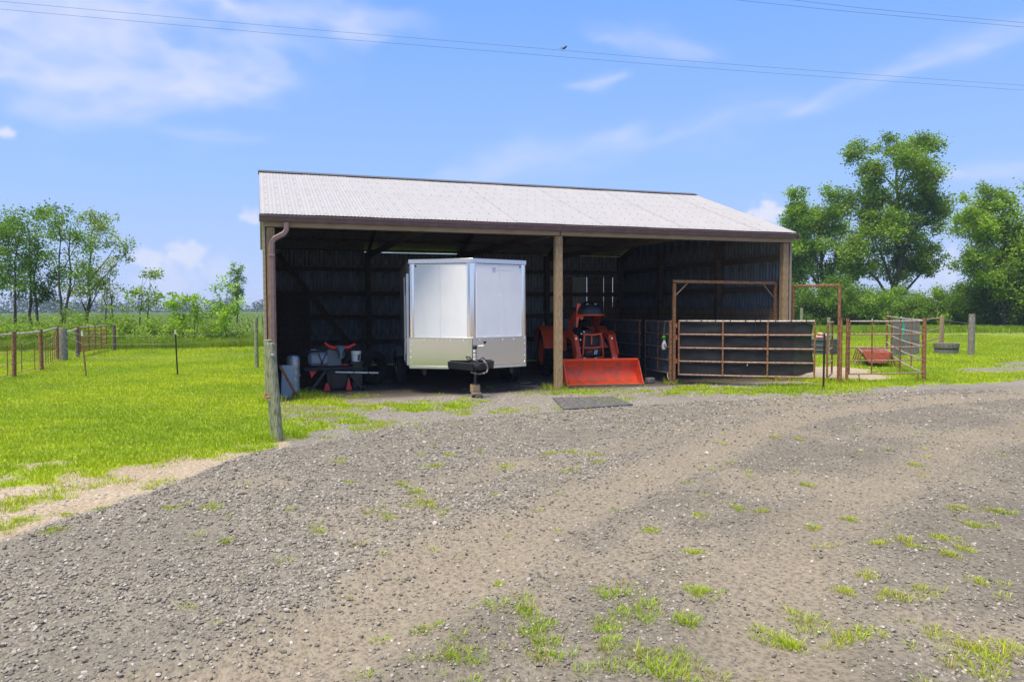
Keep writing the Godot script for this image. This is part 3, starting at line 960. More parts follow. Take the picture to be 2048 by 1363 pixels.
	# posts
	for p in [[0.075, -0.08], [W * 0.5, -0.075], [W - 0.075, -0.08]]:
		var po := MB.new()
		po.box(Vector3(0, 1.515, 0), Vector3(0.145, 3.07, 0.14), Basis(), 0.008)
		var pp := part(s, "post", po, M.wood_v, Vector3(p[0], 0, p[1]))
		if p[0] == W * 0.5:
			var nail := MB.new()
			for k in 6: nail.box(Vector3(0.03 + 0.012 * sin(k * 2.1), 1.45 + 0.045 * k, 0.073), Vector3(0.012, 0.028, 0.006))
			part(pp, "plate", nail, M.galv)
	beam(s, "corner_trim", Vector3(-0.035, 1.6, -0.055), Vector3(0.05, 3.1, 0.13), M.trim)
	beam(s, "corner_trim", Vector3(W + 0.035, 1.6, -0.055), Vector3(0.05, 3.1, 0.13), M.trim)
	for x in [0.12, 2.81, 5.5, 8.32, W - 0.12]:
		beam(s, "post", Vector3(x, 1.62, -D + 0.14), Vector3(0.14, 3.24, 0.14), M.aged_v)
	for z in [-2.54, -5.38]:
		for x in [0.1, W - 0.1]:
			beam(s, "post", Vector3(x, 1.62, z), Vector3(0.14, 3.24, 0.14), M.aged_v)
	# girts
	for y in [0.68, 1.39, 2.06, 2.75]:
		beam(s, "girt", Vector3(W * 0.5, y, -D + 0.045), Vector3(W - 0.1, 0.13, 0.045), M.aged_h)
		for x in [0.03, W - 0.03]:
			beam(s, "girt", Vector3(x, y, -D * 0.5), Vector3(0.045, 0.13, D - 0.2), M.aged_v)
	# rafters and purlins
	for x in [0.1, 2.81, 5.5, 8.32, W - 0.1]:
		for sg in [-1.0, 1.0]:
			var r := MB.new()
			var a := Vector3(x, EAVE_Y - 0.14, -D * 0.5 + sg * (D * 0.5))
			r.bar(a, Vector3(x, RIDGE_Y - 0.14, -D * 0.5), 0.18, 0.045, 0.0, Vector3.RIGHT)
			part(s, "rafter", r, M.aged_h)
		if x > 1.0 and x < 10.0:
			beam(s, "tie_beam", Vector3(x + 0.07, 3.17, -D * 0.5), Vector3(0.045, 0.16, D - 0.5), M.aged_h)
	for sg in [-1.0, 1.0]:
		for k in 7:
			var t := (k + 0.4) / 7.0
			beam(s, "purlin", Vector3(W * 0.5, lerpf(EAVE_Y - 0.02, RIDGE_Y, t) - 0.035, -D * 0.5 + sg * (D * 0.5 * (1.0 - t))), Vector3(W - 0.02, 0.045, 0.09), M.aged_h, 0.0)
	var br := MB.new()
	br.bar(Vector3(0.35, 3.15, -D + 0.24), Vector3(2.25, 0.65, -D + 0.24), 0.14, 0.04, 0.0, Vector3.BACK)
	part(s, "diagonal_brace", br, M.aged_v)
	# wall sheets
	var ww := W / 12.0
	var full := corrugated(ww, EAVE_Y + 0.02, ww / 9.0, 0.008)
	var short := corrugated(ww, 3.235, ww / 9.0, 0.008)
	var low := corrugated(ww, 1.5, ww / 9.0, 0.008)
	var top := corrugated(ww, EAVE_Y - 2.6, ww / 9.0, 0.008)
	for k in 12:
		var xf := Transform3D(Basis(), Vector3(ww * k, 0.01, -D))
		if k == 9 or k == 10 or k == 11:
			placed(s, "wall_sheet", low, M.wall_steel, xf)
			placed(s, "wall_sheet", top, M.wall_steel, xf.translated(Vector3(0, 2.6, 0)))
			if k != 11: placed(s, "wall_sheet", corrugated(ww * 0.5, 1.2, ww / 9.0, 0.006), M.fiberglass, xf.translated(Vector3(0.25 if k == 9 else 0.1, 1.45, -0.02)))
		elif k == 4 or k == 5 or k == 3:
			placed(s, "wall_sheet", short, M.wall_steel, xf)
		else:
			placed(s, "wall_sheet", full, M.wall_steel, xf)
	for k in [9, 10, 11]:   # boards over the rest of the opening, with daylight slits between them
		for b in 3:
			var x: float = ww * k + [0.13, 0.45, 0.775][b]
			beam(s, "plank", Vector3(x, 2.06, -D - 0.05), Vector3(0.305, 1.2, 0.025), M.plank, 0.003)
	var dw := D / 8.0
	for k in 8:
		var side := corrugated(dw, EAVE_Y, dw / 9.0, 0.008)
		placed(s, "wall_sheet", side, M.wall_steel, Transform3D(Basis(Vector3(0, 0, -1), Vector3.UP, Vector3(1, 0, 0)), Vector3(0.0 - 0.01, 0.01, -dw * k)))
		placed(s, "wall_sheet", side, M.wall_steel, Transform3D(Basis(Vector3(0, 0, 1), Vector3.UP, Vector3(-1, 0, 0)), Vector3(W + 0.01, 0.01, -dw * (k + 1))))
	for x in [-0.01, W + 0.01]:
		var gab := MB.new()
		gab.prism(PackedVector2Array([Vector2(0, EAVE_Y), Vector2(D, EAVE_Y), Vector2(D * 0.5, RIDGE_Y - 0.05)]), 0.01, Transform3D(Basis(Vector3(0, 0, -1), Vector3.UP, Vector3(1, 0, 0)), Vector3(x - 0.005, 0, 0)))
		part(s, "gable", gab, M.wall_steel)
	# plank lining of the stall
	var rng := RandomNumberGenerator.new()
	rng.seed = 8
	var vars := []
	for k in 4:
		var mb := MB.new()
		mb.box(Vector3(0, 0.79 + 0.01 * k, 0), Vector3(0.028, 1.58 + 0.02 * k, 0.17), Basis(), 0.004)
		vars.append(mb.mesh())
	for k in 40:
		placed(s, "plank", vars[rng.randi() % 4], M.plank, Transform3D(Basis(Vector3.UP, rng.randf_range(-0.03, 0.03)), Vector3(W - 0.12 - rng.randf() * 0.012, 0.012, -0.32 - k * 0.188)))
	for k in 12:
		placed(s, "plank", vars[rng.randi() % 4], M.plank, Transform3D(Basis(Vector3.UP, PI / 2 + rng.randf_range(-0.03, 0.03)), Vector3(W - 0.3 - k * 0.188, 0.012, -D + 0.24)))

# ------------------------------------------------------------------ gates and pens
func pipe(parent: Node, called: String, pts: Array, r, m: Material, sides := 8) -> MeshInstance3D:
	var mb := MB.new()
	mb.tube(pts, r, sides)
	return part(parent, called, mb, m)

func panel(t: Node3D, a: Vector3, b: Vector3, y0: float, y1: float, rails: int, stiles: Array, r: float, rail_m: Material, stile_m: Material, top_m: Material = null) -> void:
	# a pipe panel between a and b: rails along it, stiles at the given shares of its length
	for k in rails:
		var y := lerpf(y0, y1, k / float(rails - 1))
		var m := top_m if top_m and k == rails - 1 else rail_m
		pipe(t, "rail", [a + Vector3(0, y, 0), a.lerp(b, 0.5) + Vector3(0, y - 0.006, 0), b + Vector3(0, y, 0)], r, m)
	for s in stiles:
		var p := a.lerp(b, s)
		pipe(t, "stile", [p + Vector3(0, y0 - 0.01, 0), p + Vector3(0, y1 + 0.01, 0)], r * 1.05, stile_m)

func cloth_panel(t: Node3D, a: Vector3, b: Vector3, y0: float, y1: float, off: Vector3, sd: int, torn := false) -> void:
	var rng := RandomNumberGenerator.new()
	rng.seed = sd
	var f := FastNoiseLite.new()
	f.seed = sd
	f.frequency = 1.3
	var rows := []
	var nx := 40
	var ny := 16
	for j in ny + 1:
		var row := []
		for i in nx + 1:
			var u := i / float(nx)
			var v := j / float(ny)
			var y := lerpf(y1, y0, v)
			var p := a.lerp(b, u)
			if v < 0.02: y += 0.02 * f.get_noise_2d(u * 20.0, 3.0)
			if v > 0.98: y += 0.05 * f.get_noise_2d(u * 6.0, 8.0)
			if torn:
				var k := smoothstep(0.9, 1.0, u)
				y += -0.05 * k * (1.0 - v) + 0.12 * k * smoothstep(0.75, 1.0, v)
				p = a.lerp(b, u * (1.0 - 0.012 * sin(v * PI * 1.6) * k))
			p += off * (1.0 + 0.9 * f.get_noise_2d(u * 5.0, v * 3.0))
			row.append(Vector3(p.x, y, p.z))
		rows.append(row)
	var mb := MB.new()
	mb.sheet(rows)
	part(t, "shade_cloth", mb, M.cloth)

func build_gates() -> void:
	# tall bow over the wide gate
	var z0 := -0.25
	var t := thing("bow_gate_frame", "tall rusty square-tube bow frame standing across the right shed bay", "gate frame", Vector3(8.22, 0, z0))
	var x1 := 2.58
	for x in [0.0, x1]:
		var mb := MB.new()
		mb.box(Vector3(x, 1.07, 0), Vector3(0.062, 2.14, 0.062), Basis(), 0.006)
		part(t, "upright", mb, M.rust)
	var tb := MB.new()
	tb.bar(Vector3(-0.031, 2.19, 0), Vector3(x1 + 0.031, 2.17, 0), 0.062, 0.062, 0.006)
	part(t, "top_bar", tb, M.rust)
	pipe(t, "corner_brace", [Vector3(0.02, 1.88, 0), Vector3(0.33, 2.16, 0)], 0.013, M.rail)
	pipe(t, "corner_brace", [Vector3(x1 - 0.02, 1.84, 0), Vector3(x1 - 0.33, 2.15, 0)], 0.013, M.rail)
	var post2 := MB.new()
	post2.box(Vector3(-0.085, 0.68, 0.0), Vector3(0.05, 1.36, 0.05), Basis(), 0.006)
	part(t, "hinge_post", post2, M.rust)
	for y in [0.5, 1.0, 1.25]:
		var hg := MB.new()
		hg.lathe([Vector2(0.0, -0.05), Vector2(0.024, -0.05), Vector2(0.024, 0.05), Vector2(0.0, 0.05)], Vector3(0.05, y, 0.02), Basis(), 10)
		part(t, "hinge", hg, M.red_pipe)
	# wide leaf hung with black cloth, swung a little outwards
	var a := Vector3(8.3, 0, -0.18)
	var b := Vector3(10.5, 0, 1.36)
	var leaf := thing("wide_gate", "wide rusty pipe gate hung with black shade cloth", "gate")
	panel(leaf, a, b, 0.21, 1.35, 5, [0.0, 0.335, 0.665, 1.0], 0.018, M.rail, M.rust, M.pale_rail)
	var nrm := (b - a).cross(Vector3.UP).normalized()
	cloth_panel(leaf, a.lerp(b, 0.01), a.lerp(b, 0.99), 0.22, 1.335, nrm * -0.03 if nrm.z > 0 else nrm * 0.03, 4, true)
	for k in 9:
		var tie := MB.new()
		var p := a.lerp(b, 0.06 + 0.11 * k)
		tie.lathe([Vector2(0.0205, -0.012), Vector2(0.0225, 0.0), Vector2(0.0205, 0.012)], p + Vector3(0, 1.35, 0), Basis((b - a).normalized().cross(Vector3.UP), (b - a).normalized(), Vector3.UP), 8)
		part(leaf, "tie", tie, M.black_steel)
	pipe(leaf, "strap", [a.lerp(b, 0.565) + Vector3(0.01, 1.37, 0.03), a.lerp(b, 0.568) + Vector3(0, 1.27, 0.035), a.lerp(b, 0.572) + Vector3(0, 1.13, 0.03)], 0.008, M.black_steel, 5)
	var scrap := MB.new()
	scrap.box(a.lerp(b, 0.51) + Vector3(0, 0.44, 0.035), Vector3(0.05, 0.028, 0.004), Basis(Vector3.UP, 0.6) * Basis(Vector3.BACK, 0.3))
	part(leaf, "paper_scrap", scrap, M.bucket_white)
	# stall side: pipe panels running back into the shed, cloth behind them
	for k in 3:
		var za: float = [-0.35, -1.75, -4.6][k]
		var zb: float = [-1.72, -4.55, -7.5][k]
		var p := thing("stall_panel", ["short pipe panel behind the bow frame holding a hanging toy", "pipe stall panel with dark cloth behind the tractor bucket", "rearmost pipe stall panel with dark cloth deep inside the shed"][k], "pen panel", Vector3.ZERO, 0.0, "stall panels inside the shed")
		var pa := Vector3(8.24, 0, za)
		var pb := Vector3(8.34, 0, zb)
		panel(p, pa, pb, 0.22, 1.34, 5, [0.02, 0.5, 0.98], 0.016, M.rail, M.rust)
		cloth_panel(p, pa, pb, 0.2, 1.33, Vector3(0.035, 0, 0), 30 + k)
		p.get_child(p.get_child_count() - 1).material_override = M.tarp
		pipe(p, "foot", [pa.lerp(pb, 0.02) + Vector3(0, 0.23, 0), pa.lerp(pb, 0.02)], 0.016, M.rust)
		pipe(p, "foot", [pa.lerp(pb, 0.98) + Vector3(0, 0.23, 0), pa.lerp(pb, 0.98)], 0.016, M.rust)
	# a toy or treat jug hung on the first panel
	var hung := thing("hanging_toy", "green and white stall toy hanging from the short pipe panel", "toy", Vector3(8.2, 0, -0.62))
	pipe(hung, "cord", [Vector3(0.03, 1.35, 0.0), Vector3(0.0, 1.2, 0.0), Vector3(-0.005, 1.03, 0)], 0.008, M.rail, 6)
	var ball := MB.new()
	ball.lathe([Vector2(0.0, -0.045), Vector2(0.035, -0.035), Vector2(0.05, 0.0), Vector2(0.035, 0.035), Vector2(0.0, 0.045)], Vector3(-0.005, 0.985, 0), Basis(), 12)
	part(hung, "ball", ball, M.lime)
	var jug := MB.new()
	jug.lathe([Vector2(0.0, 0.72), Vector2(0.045, 0.72), Vector2(0.055, 0.74), Vector2(0.055, 0.84), Vector2(0.03, 0.9), Vector2(0.022, 0.94), Vector2(0.0, 0.94)], Vector3(0.005, 0, 0), Basis(), 12)
	var jp := part(hung, "jug", jug, M.bucket_white)
	for k in 4:
		var sp := MB.new()
		sp.box(Vector3(0.005 + 0.03 * cos(k * 1.7 + 0.5), 0.75 + 0.04 * k, 0.052 * absf(sin(k * 0.9 + 0.8)) + 0.012), Vector3(0.035, 0.028, 0.02), Basis(Vector3.UP, k * 0.6), 0.004)
		part(jp, "dark_patch", sp, M.black_steel)
	# hose end on the ground below
	var hose := thing("hose_end", "thin pale hose curving down beside the bow frame foot", "hose", Vector3(8.1, 0, -0.35))
	pipe(hose, "hose", [Vector3(0.02, 0.23, 0.02), Vector3(0.0, 0.14, 0.06), Vector3(0.03, 0.06, 0.12), Vector3(0.1, 0.012, 0.16)], 0.01, M.pale_rail, 6)
	# walk-through bow
	var w := thing("walk_gate_frame", "narrow rusty bow frame beside the shed's right corner post", "gate frame")
	var wa := Vector3(11.13, 0, -0.06)
	var wb := Vector3(11.62, 0, 0.81)
	for p in [wa, wb]:
		var mb := MB.new()
		mb.box(p + Vector3(0, 1.05, 0), Vector3(0.055, 2.1, 0.055), Basis(Vector3.UP, 0.5), 0.006)
		part(w, "upright", mb, M.rust)
	var wt := MB.new()
	wt.bar(wa + Vector3(0, 2.1, 0), wb + Vector3(0, 2.1, 0), 0.055, 0.055, 0.006)
	part(w, "top_bar", wt, M.rust)
	# gate leaf standing half open behind it
	var sg := thing("small_gate", "small rusty pipe gate seen almost edge on under the narrow bow", "gate")
	panel(sg, Vector3(11.27, 0, 0.86), Vector3(12.05, 0, 0.14), 0.14, 1.3, 5, [0.0, 1.0], 0.02, M.rail, M.rust)
	# twin posts where the pen starts
	for k in 2:
		var pt := thing("pen_post", ["rusty pipe post against the narrow bow upright", "rusty pipe post where the pen rails begin"][k], "post", Vector3([11.56, 11.76][k], 0, [0.93, 0.9][k]))
		pipe(pt, "post", [Vector3.ZERO, Vector3(0, 1.38, 0)], 0.032, M.rust, 10)
		pipe(pt, "cap", [Vector3(0, 1.381, 0), Vector3(0, 1.4, 0)], 0.035, M.rust, 10)
	tpost(Vector3(10.42, 0, 1.72), Vector3(0.01, 1.12, 0.0), M.post_dark, "dark steel stake in front of the cloth gate's free end", false)

func tpost(at: Vector3, top: Vector3, m: Material, label: String, tipped := true) -> void:
	var t := thing("steel_stake", label, "stake", at, 0.0, "steel fence stakes")
	var up := top.normalized()
	var x := up.cross(Vector3.BACK).normalized()
	var b := Basis(x, up, x.cross(up))
	var mb := MB.new()
	mb.box(b * Vector3(0, top.length() * 0.5 - 0.02, 0.0), Vector3(0.035, top.length() + 0.02, 0.006), b)
	mb.box(b * Vector3(0, top.length() * 0.5 - 0.02, -0.019), Vector3(0.006, top.length() + 0.018, 0.031), b)
	for k in int(top.length() / 0.055):
		mb.box(b * Vector3(0, 0.06 + k * 0.055, 0.006), Vector3(0.012, 0.02, 0.006), b)
	part(t, "shaft", mb, m)
	if tipped:
		var tp := MB.new()
		tp.box(b * Vector3(0, top.length() - 0.05, 0.0), Vector3(0.037, 0.11, 0.009), b)
		part(t, "painted_tip", tp, M.bucket_white)

func wood_post(at: Vector3, h: float, r: float, lean: Vector3, m: Material, label: String, rough_top := true) -> Node3D:
	var t := thing("wooden_post", label, "post", at, 0.0, "weathered wooden posts")
	var mb := MB.new()
	var rows := []
	var f := FastNoiseLite.new()
	f.seed = int(at.x * 31.0 + at.z * 17.0)
	f.frequency = 1.2
	for k in 11:
		var v := k / 10.0
		var row := []
		for s in 14:
			var q := -TAU * s / 14.0
			var rr := r * (1.0 + 0.09 * f.get_noise_3d(cos(q) * 0.8, v * 3.0, sin(q) * 0.8)) * (1.03 - 0.06 * v)
			var y := h * v - 0.02
			if k == 10 and rough_top: y += 0.02 * f.get_noise_2d(q * 2.0, 5.0)
			row.append(lean * v + Vector3(cos(q) * rr, y, sin(q) * rr))
		rows.append(row)
	var end := []
	for s in 14: end.append(lean + Vector3(0, h - 0.015, 0))
	mb.sheet(rows, true)
	var top := MB.new()
	for s in 14:
		mb.tri(rows[10][s], rows[10][(s + 1) % 14], end[0], Vector3.UP)
	part(t, "shaft", mb, m)
	return t

func build_right_yard() -> void:
	# front panel of the pen
	var fp := thing("pen_fence", "straight rusty pipe pen panel to the right of the narrow bow", "pen panel", Vector3.ZERO, 0.0, "pipe pen panels")
	panel(fp, Vector3(11.8, 0, 0.92), Vector3(13.55, 0, 1.2), 0.2, 1.33, 5, [0.0, 0.3, 0.68], 0.015, M.rail, M.rust, M.pale_rail)
	for s in [0.13, 0.93]:
		var p := Vector3(11.8, 0, 0.92).lerp(Vector3(13.55, 0, 1.2), s)
		pipe(fp, "foot", [p + Vector3(0, 0.2, 0), p + Vector3(0.02, 0.0, 0.01)], 0.012, M.rust, 6)
	var cp := thing("pen_post", "reddish pipe corner post where the curved pen rails end", "post", Vector3(13.58, 0, 1.2))
	pipe(cp, "post", [Vector3.ZERO, Vector3(-0.015, 1.36, 0)], 0.045, M.rust, 12)
	pipe(cp, "cap", [Vector3(-0.015, 1.361, 0), Vector3(-0.015, 1.385, 0)], 0.05, M.rust, 12)
	# curved panel running back from the corner post
	var cv := thing("curved_pen_fence", "curved pen panel of pale pipe rails sweeping back from the corner post", "pen panel", Vector3.ZERO, 0.0, "pipe pen panels")
	var plan := [Vector3(13.55, 0, 1.13), Vector3(14.35, 0, 0.15), Vector3(15.0, 0, -0.65), Vector3(15.74, 0, -1.49), Vector3(17.31, 0, -3.28), Vector3(19.1, 0, -5.2)]
	for k in 5:
		var y := 0.22 + 0.28 * k
		var pts := []
		for p in plan: pts.append(p + Vector3(0, y, 0))
		pipe(cv, "rail", pts, 0.016, M.pale_rail)
	for k in [1, 3, 4, 5]:
		var p: Vector3 = plan[k]
		pipe(cv, "stile", [p + Vector3(0, 0.0 if k > 1 else 0.2, 0), p + Vector3(0, 1.36, 0)], 0.03 if k > 2 else 0.016, M.rust)
	# teal strap tied to the pen
	var st := thing("teal_strap", "teal green strap hanging from the pen's top rail", "strap", Vector3(16.1, 0, -1.85))
	var rows := []
	for k in 13:
		var v := k / 12.0
		var row := []
		for j in 5:
			var u := j / 4.0 - 0.5
			row.append(Vector3((u * (0.1 + 0.05 * sin(v * 4.0)) + 0.03 * sin(v * 5.0) - 0.04 * v) * 0.9, 1.33 - 1.02 * v, 0.05 + 0.025 * cos(u * 9.0 + v * 7.0)))
		rows.append(row)
	var mb := MB.new()
	mb.sheet(rows)
	part(st, "webbing", mb, M.teal)
	pipe(st, "knot", [Vector3(-0.04, 1.33, 0.03), Vector3(0.0, 1.36, 0.05), Vector3(0.045, 1.33, 0.03)], 0.022, M.teal, 8)
	# board windbreak behind the pen
	var wbk := thing("board_windbreak", "grey weathered board windbreak behind the curved pen panel", "windbreak", Vector3(20.35, 0, -5.6), 0.18)
	var rng := RandomNumberGenerator.new()
	rng.seed = 15
	for k in 8:
		var bd := MB.new()
		var hh := 1.19 + rng.randf_range(-0.02, 0.025)
		bd.box(Vector3(-0.63 + 0.18 * k, hh * 0.5 + 0.02, 0), Vector3(0.172, hh, 0.025), Basis(Vector3.BACK, rng.randf_range(-0.008, 0.008)), 0.004)
		part(wbk, "board", bd, M.grey_v)
	for y in [0.35, 1.05]:
		var rl := MB.new()
		rl.box(Vector3(0, y, -0.04), Vector3(1.44, 0.09, 0.04), Basis(), 0.004)
		part(wbk, "rail", rl, M.grey_v)
	# wooden posts and the wires between them
	wood_post(Vector3(27.3, 0, -10.3), 1.26, 0.09, Vector3(0.02, 0, 0), M.wood_v, "tan wooden post behind the half barrel planter")
	wood_post(Vector3(22.32, 0, -4.83), 1.4, 0.1, Vector3(0.01, 0, 0), M.grey_v, "grey wooden post standing alone right of the half barrel planter")
	wood_post(Vector3(16.9, 0, -6.6), 1.62, 0.05, Vector3(0, 0, 0), M.mossy, "slim pale post rising behind the cloth gate")
	wood_post(Vector3(17.75, 0, -6.3), 1.3, 0.055, Vector3(0, 0, 0), M.mossy, "slim pale post behind the small edge-on gate")
	var fw := thing("wire_fence", "two thin fence wires strung to the lone grey post", "fence")
	for y in [0.5, 1.05]:
		pipe(fw, "wire", [Vector3(27.3, y + 0.1, -10.25), Vector3(24.8, y + 0.02, -7.6), Vector3(22.32, y, -4.75)], 0.006, M.wire, 5)
	var br := thing("rail_fence", "weathered pipe rails running from the windbreak to the tan post", "fence")
	for y in [0.35, 0.72, 1.17]:
		pipe(br, "rail", [Vector3(21.0, y, -5.9), Vector3(27.2, y, -10.2)], 0.025, M.rail, 6)
	tpost(Vector3(21.3, 0, -8.0), Vector3(-0.03, 1.22, 0), M.post_green, "green steel stake with white tip seen through the pen panel")
	# half barrel planter
	var hb := thing("half_barrel", "grey half barrel planter of wooden staves by the windbreak", "planter", Vector3(22.3, 0, -5.75))
	for k in 18:
		var q := TAU * k / 18.0
		var sv := MB.new()
		var b := Basis(Vector3.UP, -q) * Basis(Vector3.BACK, -0.12)
		sv.box(Basis(Vector3.UP, -q) * Vector3(0.36, 0.19, 0), Vector3(0.026, 0.39, 0.124), b, 0.004)
		part(hb, "stave", sv, M.grey_v)
	for y in [0.2]:
		var hp := MB.new()
		hp.lathe([Vector2(0.372 + (y - 0.19) * 0.12, -0.02), Vector2(0.382 + (y - 0.19) * 0.12, -0.018), Vector2(0.386 + (y - 0.19) * 0.12, 0.018), Vector2(0.376 + (y - 0.19) * 0.12, 0.02)], Vector3(0, y, 0), Basis(), 24)
		part(hb, "hoop", hp, M.black_steel)
	var soil := MB.new()
	soil.lathe([Vector2(0.345, 0.0), Vector2(0.0, 0.02)], Vector3(0, 0.3, 0), Basis(), 18)
	part(hb, "soil", soil, M.earthy)
	# feed bunk
	var fb := thing("feed_bunk", "rusty red metal feed bunk on splayed legs in the pen", "feed trough", Vector3(16.5, 0, -3.16), 0.86)
	var tr := MB.new()
	var L := 1.4
	var sec := [Vector2(-0.34, 0.4), Vector2(-0.2, 0.14), Vector2(0.2, 0.14), Vector2(0.34, 0.4)]
	var ins := [Vector2(-0.32, 0.4), Vector2(-0.185, 0.16), Vector2(0.185, 0.16), Vector2(0.32, 0.4)]
	for k in 3:
		tr.quad(Vector3(-L, sec[k].y, sec[k].x), Vector3(L, sec[k].y, sec[k].x), Vector3(L, sec[k + 1].y, sec[k + 1].x), Vector3(-L, sec[k + 1].y, sec[k + 1].x), Vector3(0, -1, (sec[k].x + sec[k + 1].x)))
		tr.quad(Vector3(-L, ins[k].y, ins[k].x), Vector3(L, ins[k].y, ins[k].x), Vector3(L, ins[k + 1].y, ins[k + 1].x), Vector3(-L, ins[k + 1].y, ins[k + 1].x), Vector3(0, 1, -(sec[k].x + sec[k + 1].x)))
	part(fb, "trough", tr, M.bunk_red)
	for sgn in [-1.0, 1.0]:
		var ec := MB.new()
		ec.prism(PackedVector2Array([Vector2(-0.345, 0.405), Vector2(-0.2, 0.13), Vector2(0.2, 0.13), Vector2(0.345, 0.405)]), 0.02 * sgn, Transform3D(Basis(Vector3(0, 0, 1), Vector3.UP, Vector3(1, 0, 0)), Vector3(L * sgn, 0, 0)))
		part(fb, "end_plate", ec, M.bunk_red)
		pipe(fb, "rim", [Vector3(-L, 0.41, 0.345 * sgn), Vector3(L, 0.41, 0.345 * sgn)], 0.02, M.rail, 8)
		for x in [-1.25, -0.42, 0.42, 1.25]:
			pipe(fb, "leg", [Vector3(x, 0.4, 0.36 * sgn), Vector3(x, 0.0, 0.47 * sgn)], 0.018, M.rust, 6)
	for x in [-1.25, -0.42, 0.42, 1.25]:
		pipe(fb, "cross_bar", [Vector3(x, 0.42, -0.36), Vector3(x, 0.42, 0.36)], 0.014, M.rail, 6)
	var feed := MB.new()
	feed.box(Vector3(-1.1, 0.24, 0.05), Vector3(0.16, 0.1, 0.12), Basis(Vector3.UP, 0.4), 0.01)
	tag(part(self, "salt_block", feed, M.bucket_white, fb.position), "small white block lying in the red feed bunk", "block")
	get_child(get_child_count() - 1).rotation.y = 0.86
	# stock tank with a bag on it
	var tk := thing("stock_tank", "grey plastic stock tank behind the small edge-on gate", "tank", Vector3(18.1, 0, -6.9))
	var tm := MB.new()
	tm.lathe([Vector2(0.0, 0.01), Vector2(0.42, 0.01), Vector2(0.46, 0.5), Vector2(0.5, 0.53), Vector2(0.5, 0.56), Vector2(0.44, 0.56), Vector2(0.0, 0.54)], Vector3.ZERO, Basis(), 28)
	part(tk, "shell", tm, M.stock_tank)
	for y in [0.18, 0.34]:
		var rb := MB.new()
		rb.lathe([Vector2(0.425 + y * 0.1, -0.015), Vector2(0.445 + y * 0.1, 0.0), Vector2(0.425 + y * 0.1, 0.015)], Vector3(0, y, 0), Basis(), 28)
		part(tk, "rib", rb, M.stock_tank)
	var bag := thing("feed_bag", "crumpled pink and white feed bag on the grey stock tank", "bag", Vector3(18.1 - 0.22, 0.56, -6.9 + 0.1))
	var bm := MB.new()
	bm.box(Vector3(0, 0.06, 0), Vector3(0.34, 0.12, 0.26), Basis(Vector3.UP, 0.3), 0.05)
	bm.box(Vector3(-0.04, 0.16, 0.02), Vector3(0.22, 0.12, 0.2), Basis(Vector3.UP, 0.9) * Basis(Vector3.RIGHT, 0.2), 0.05)
	part(bag, "sack", bm, M.pink)
	var bm2 := MB.new()
	bm2.box(Vector3(0.1, 0.13, 0.06), Vector3(0.16, 0.03, 0.16), Basis(Vector3.BACK, 0.3), 0.012)
	part(bag, "flap", bm2, M.bucket_white)

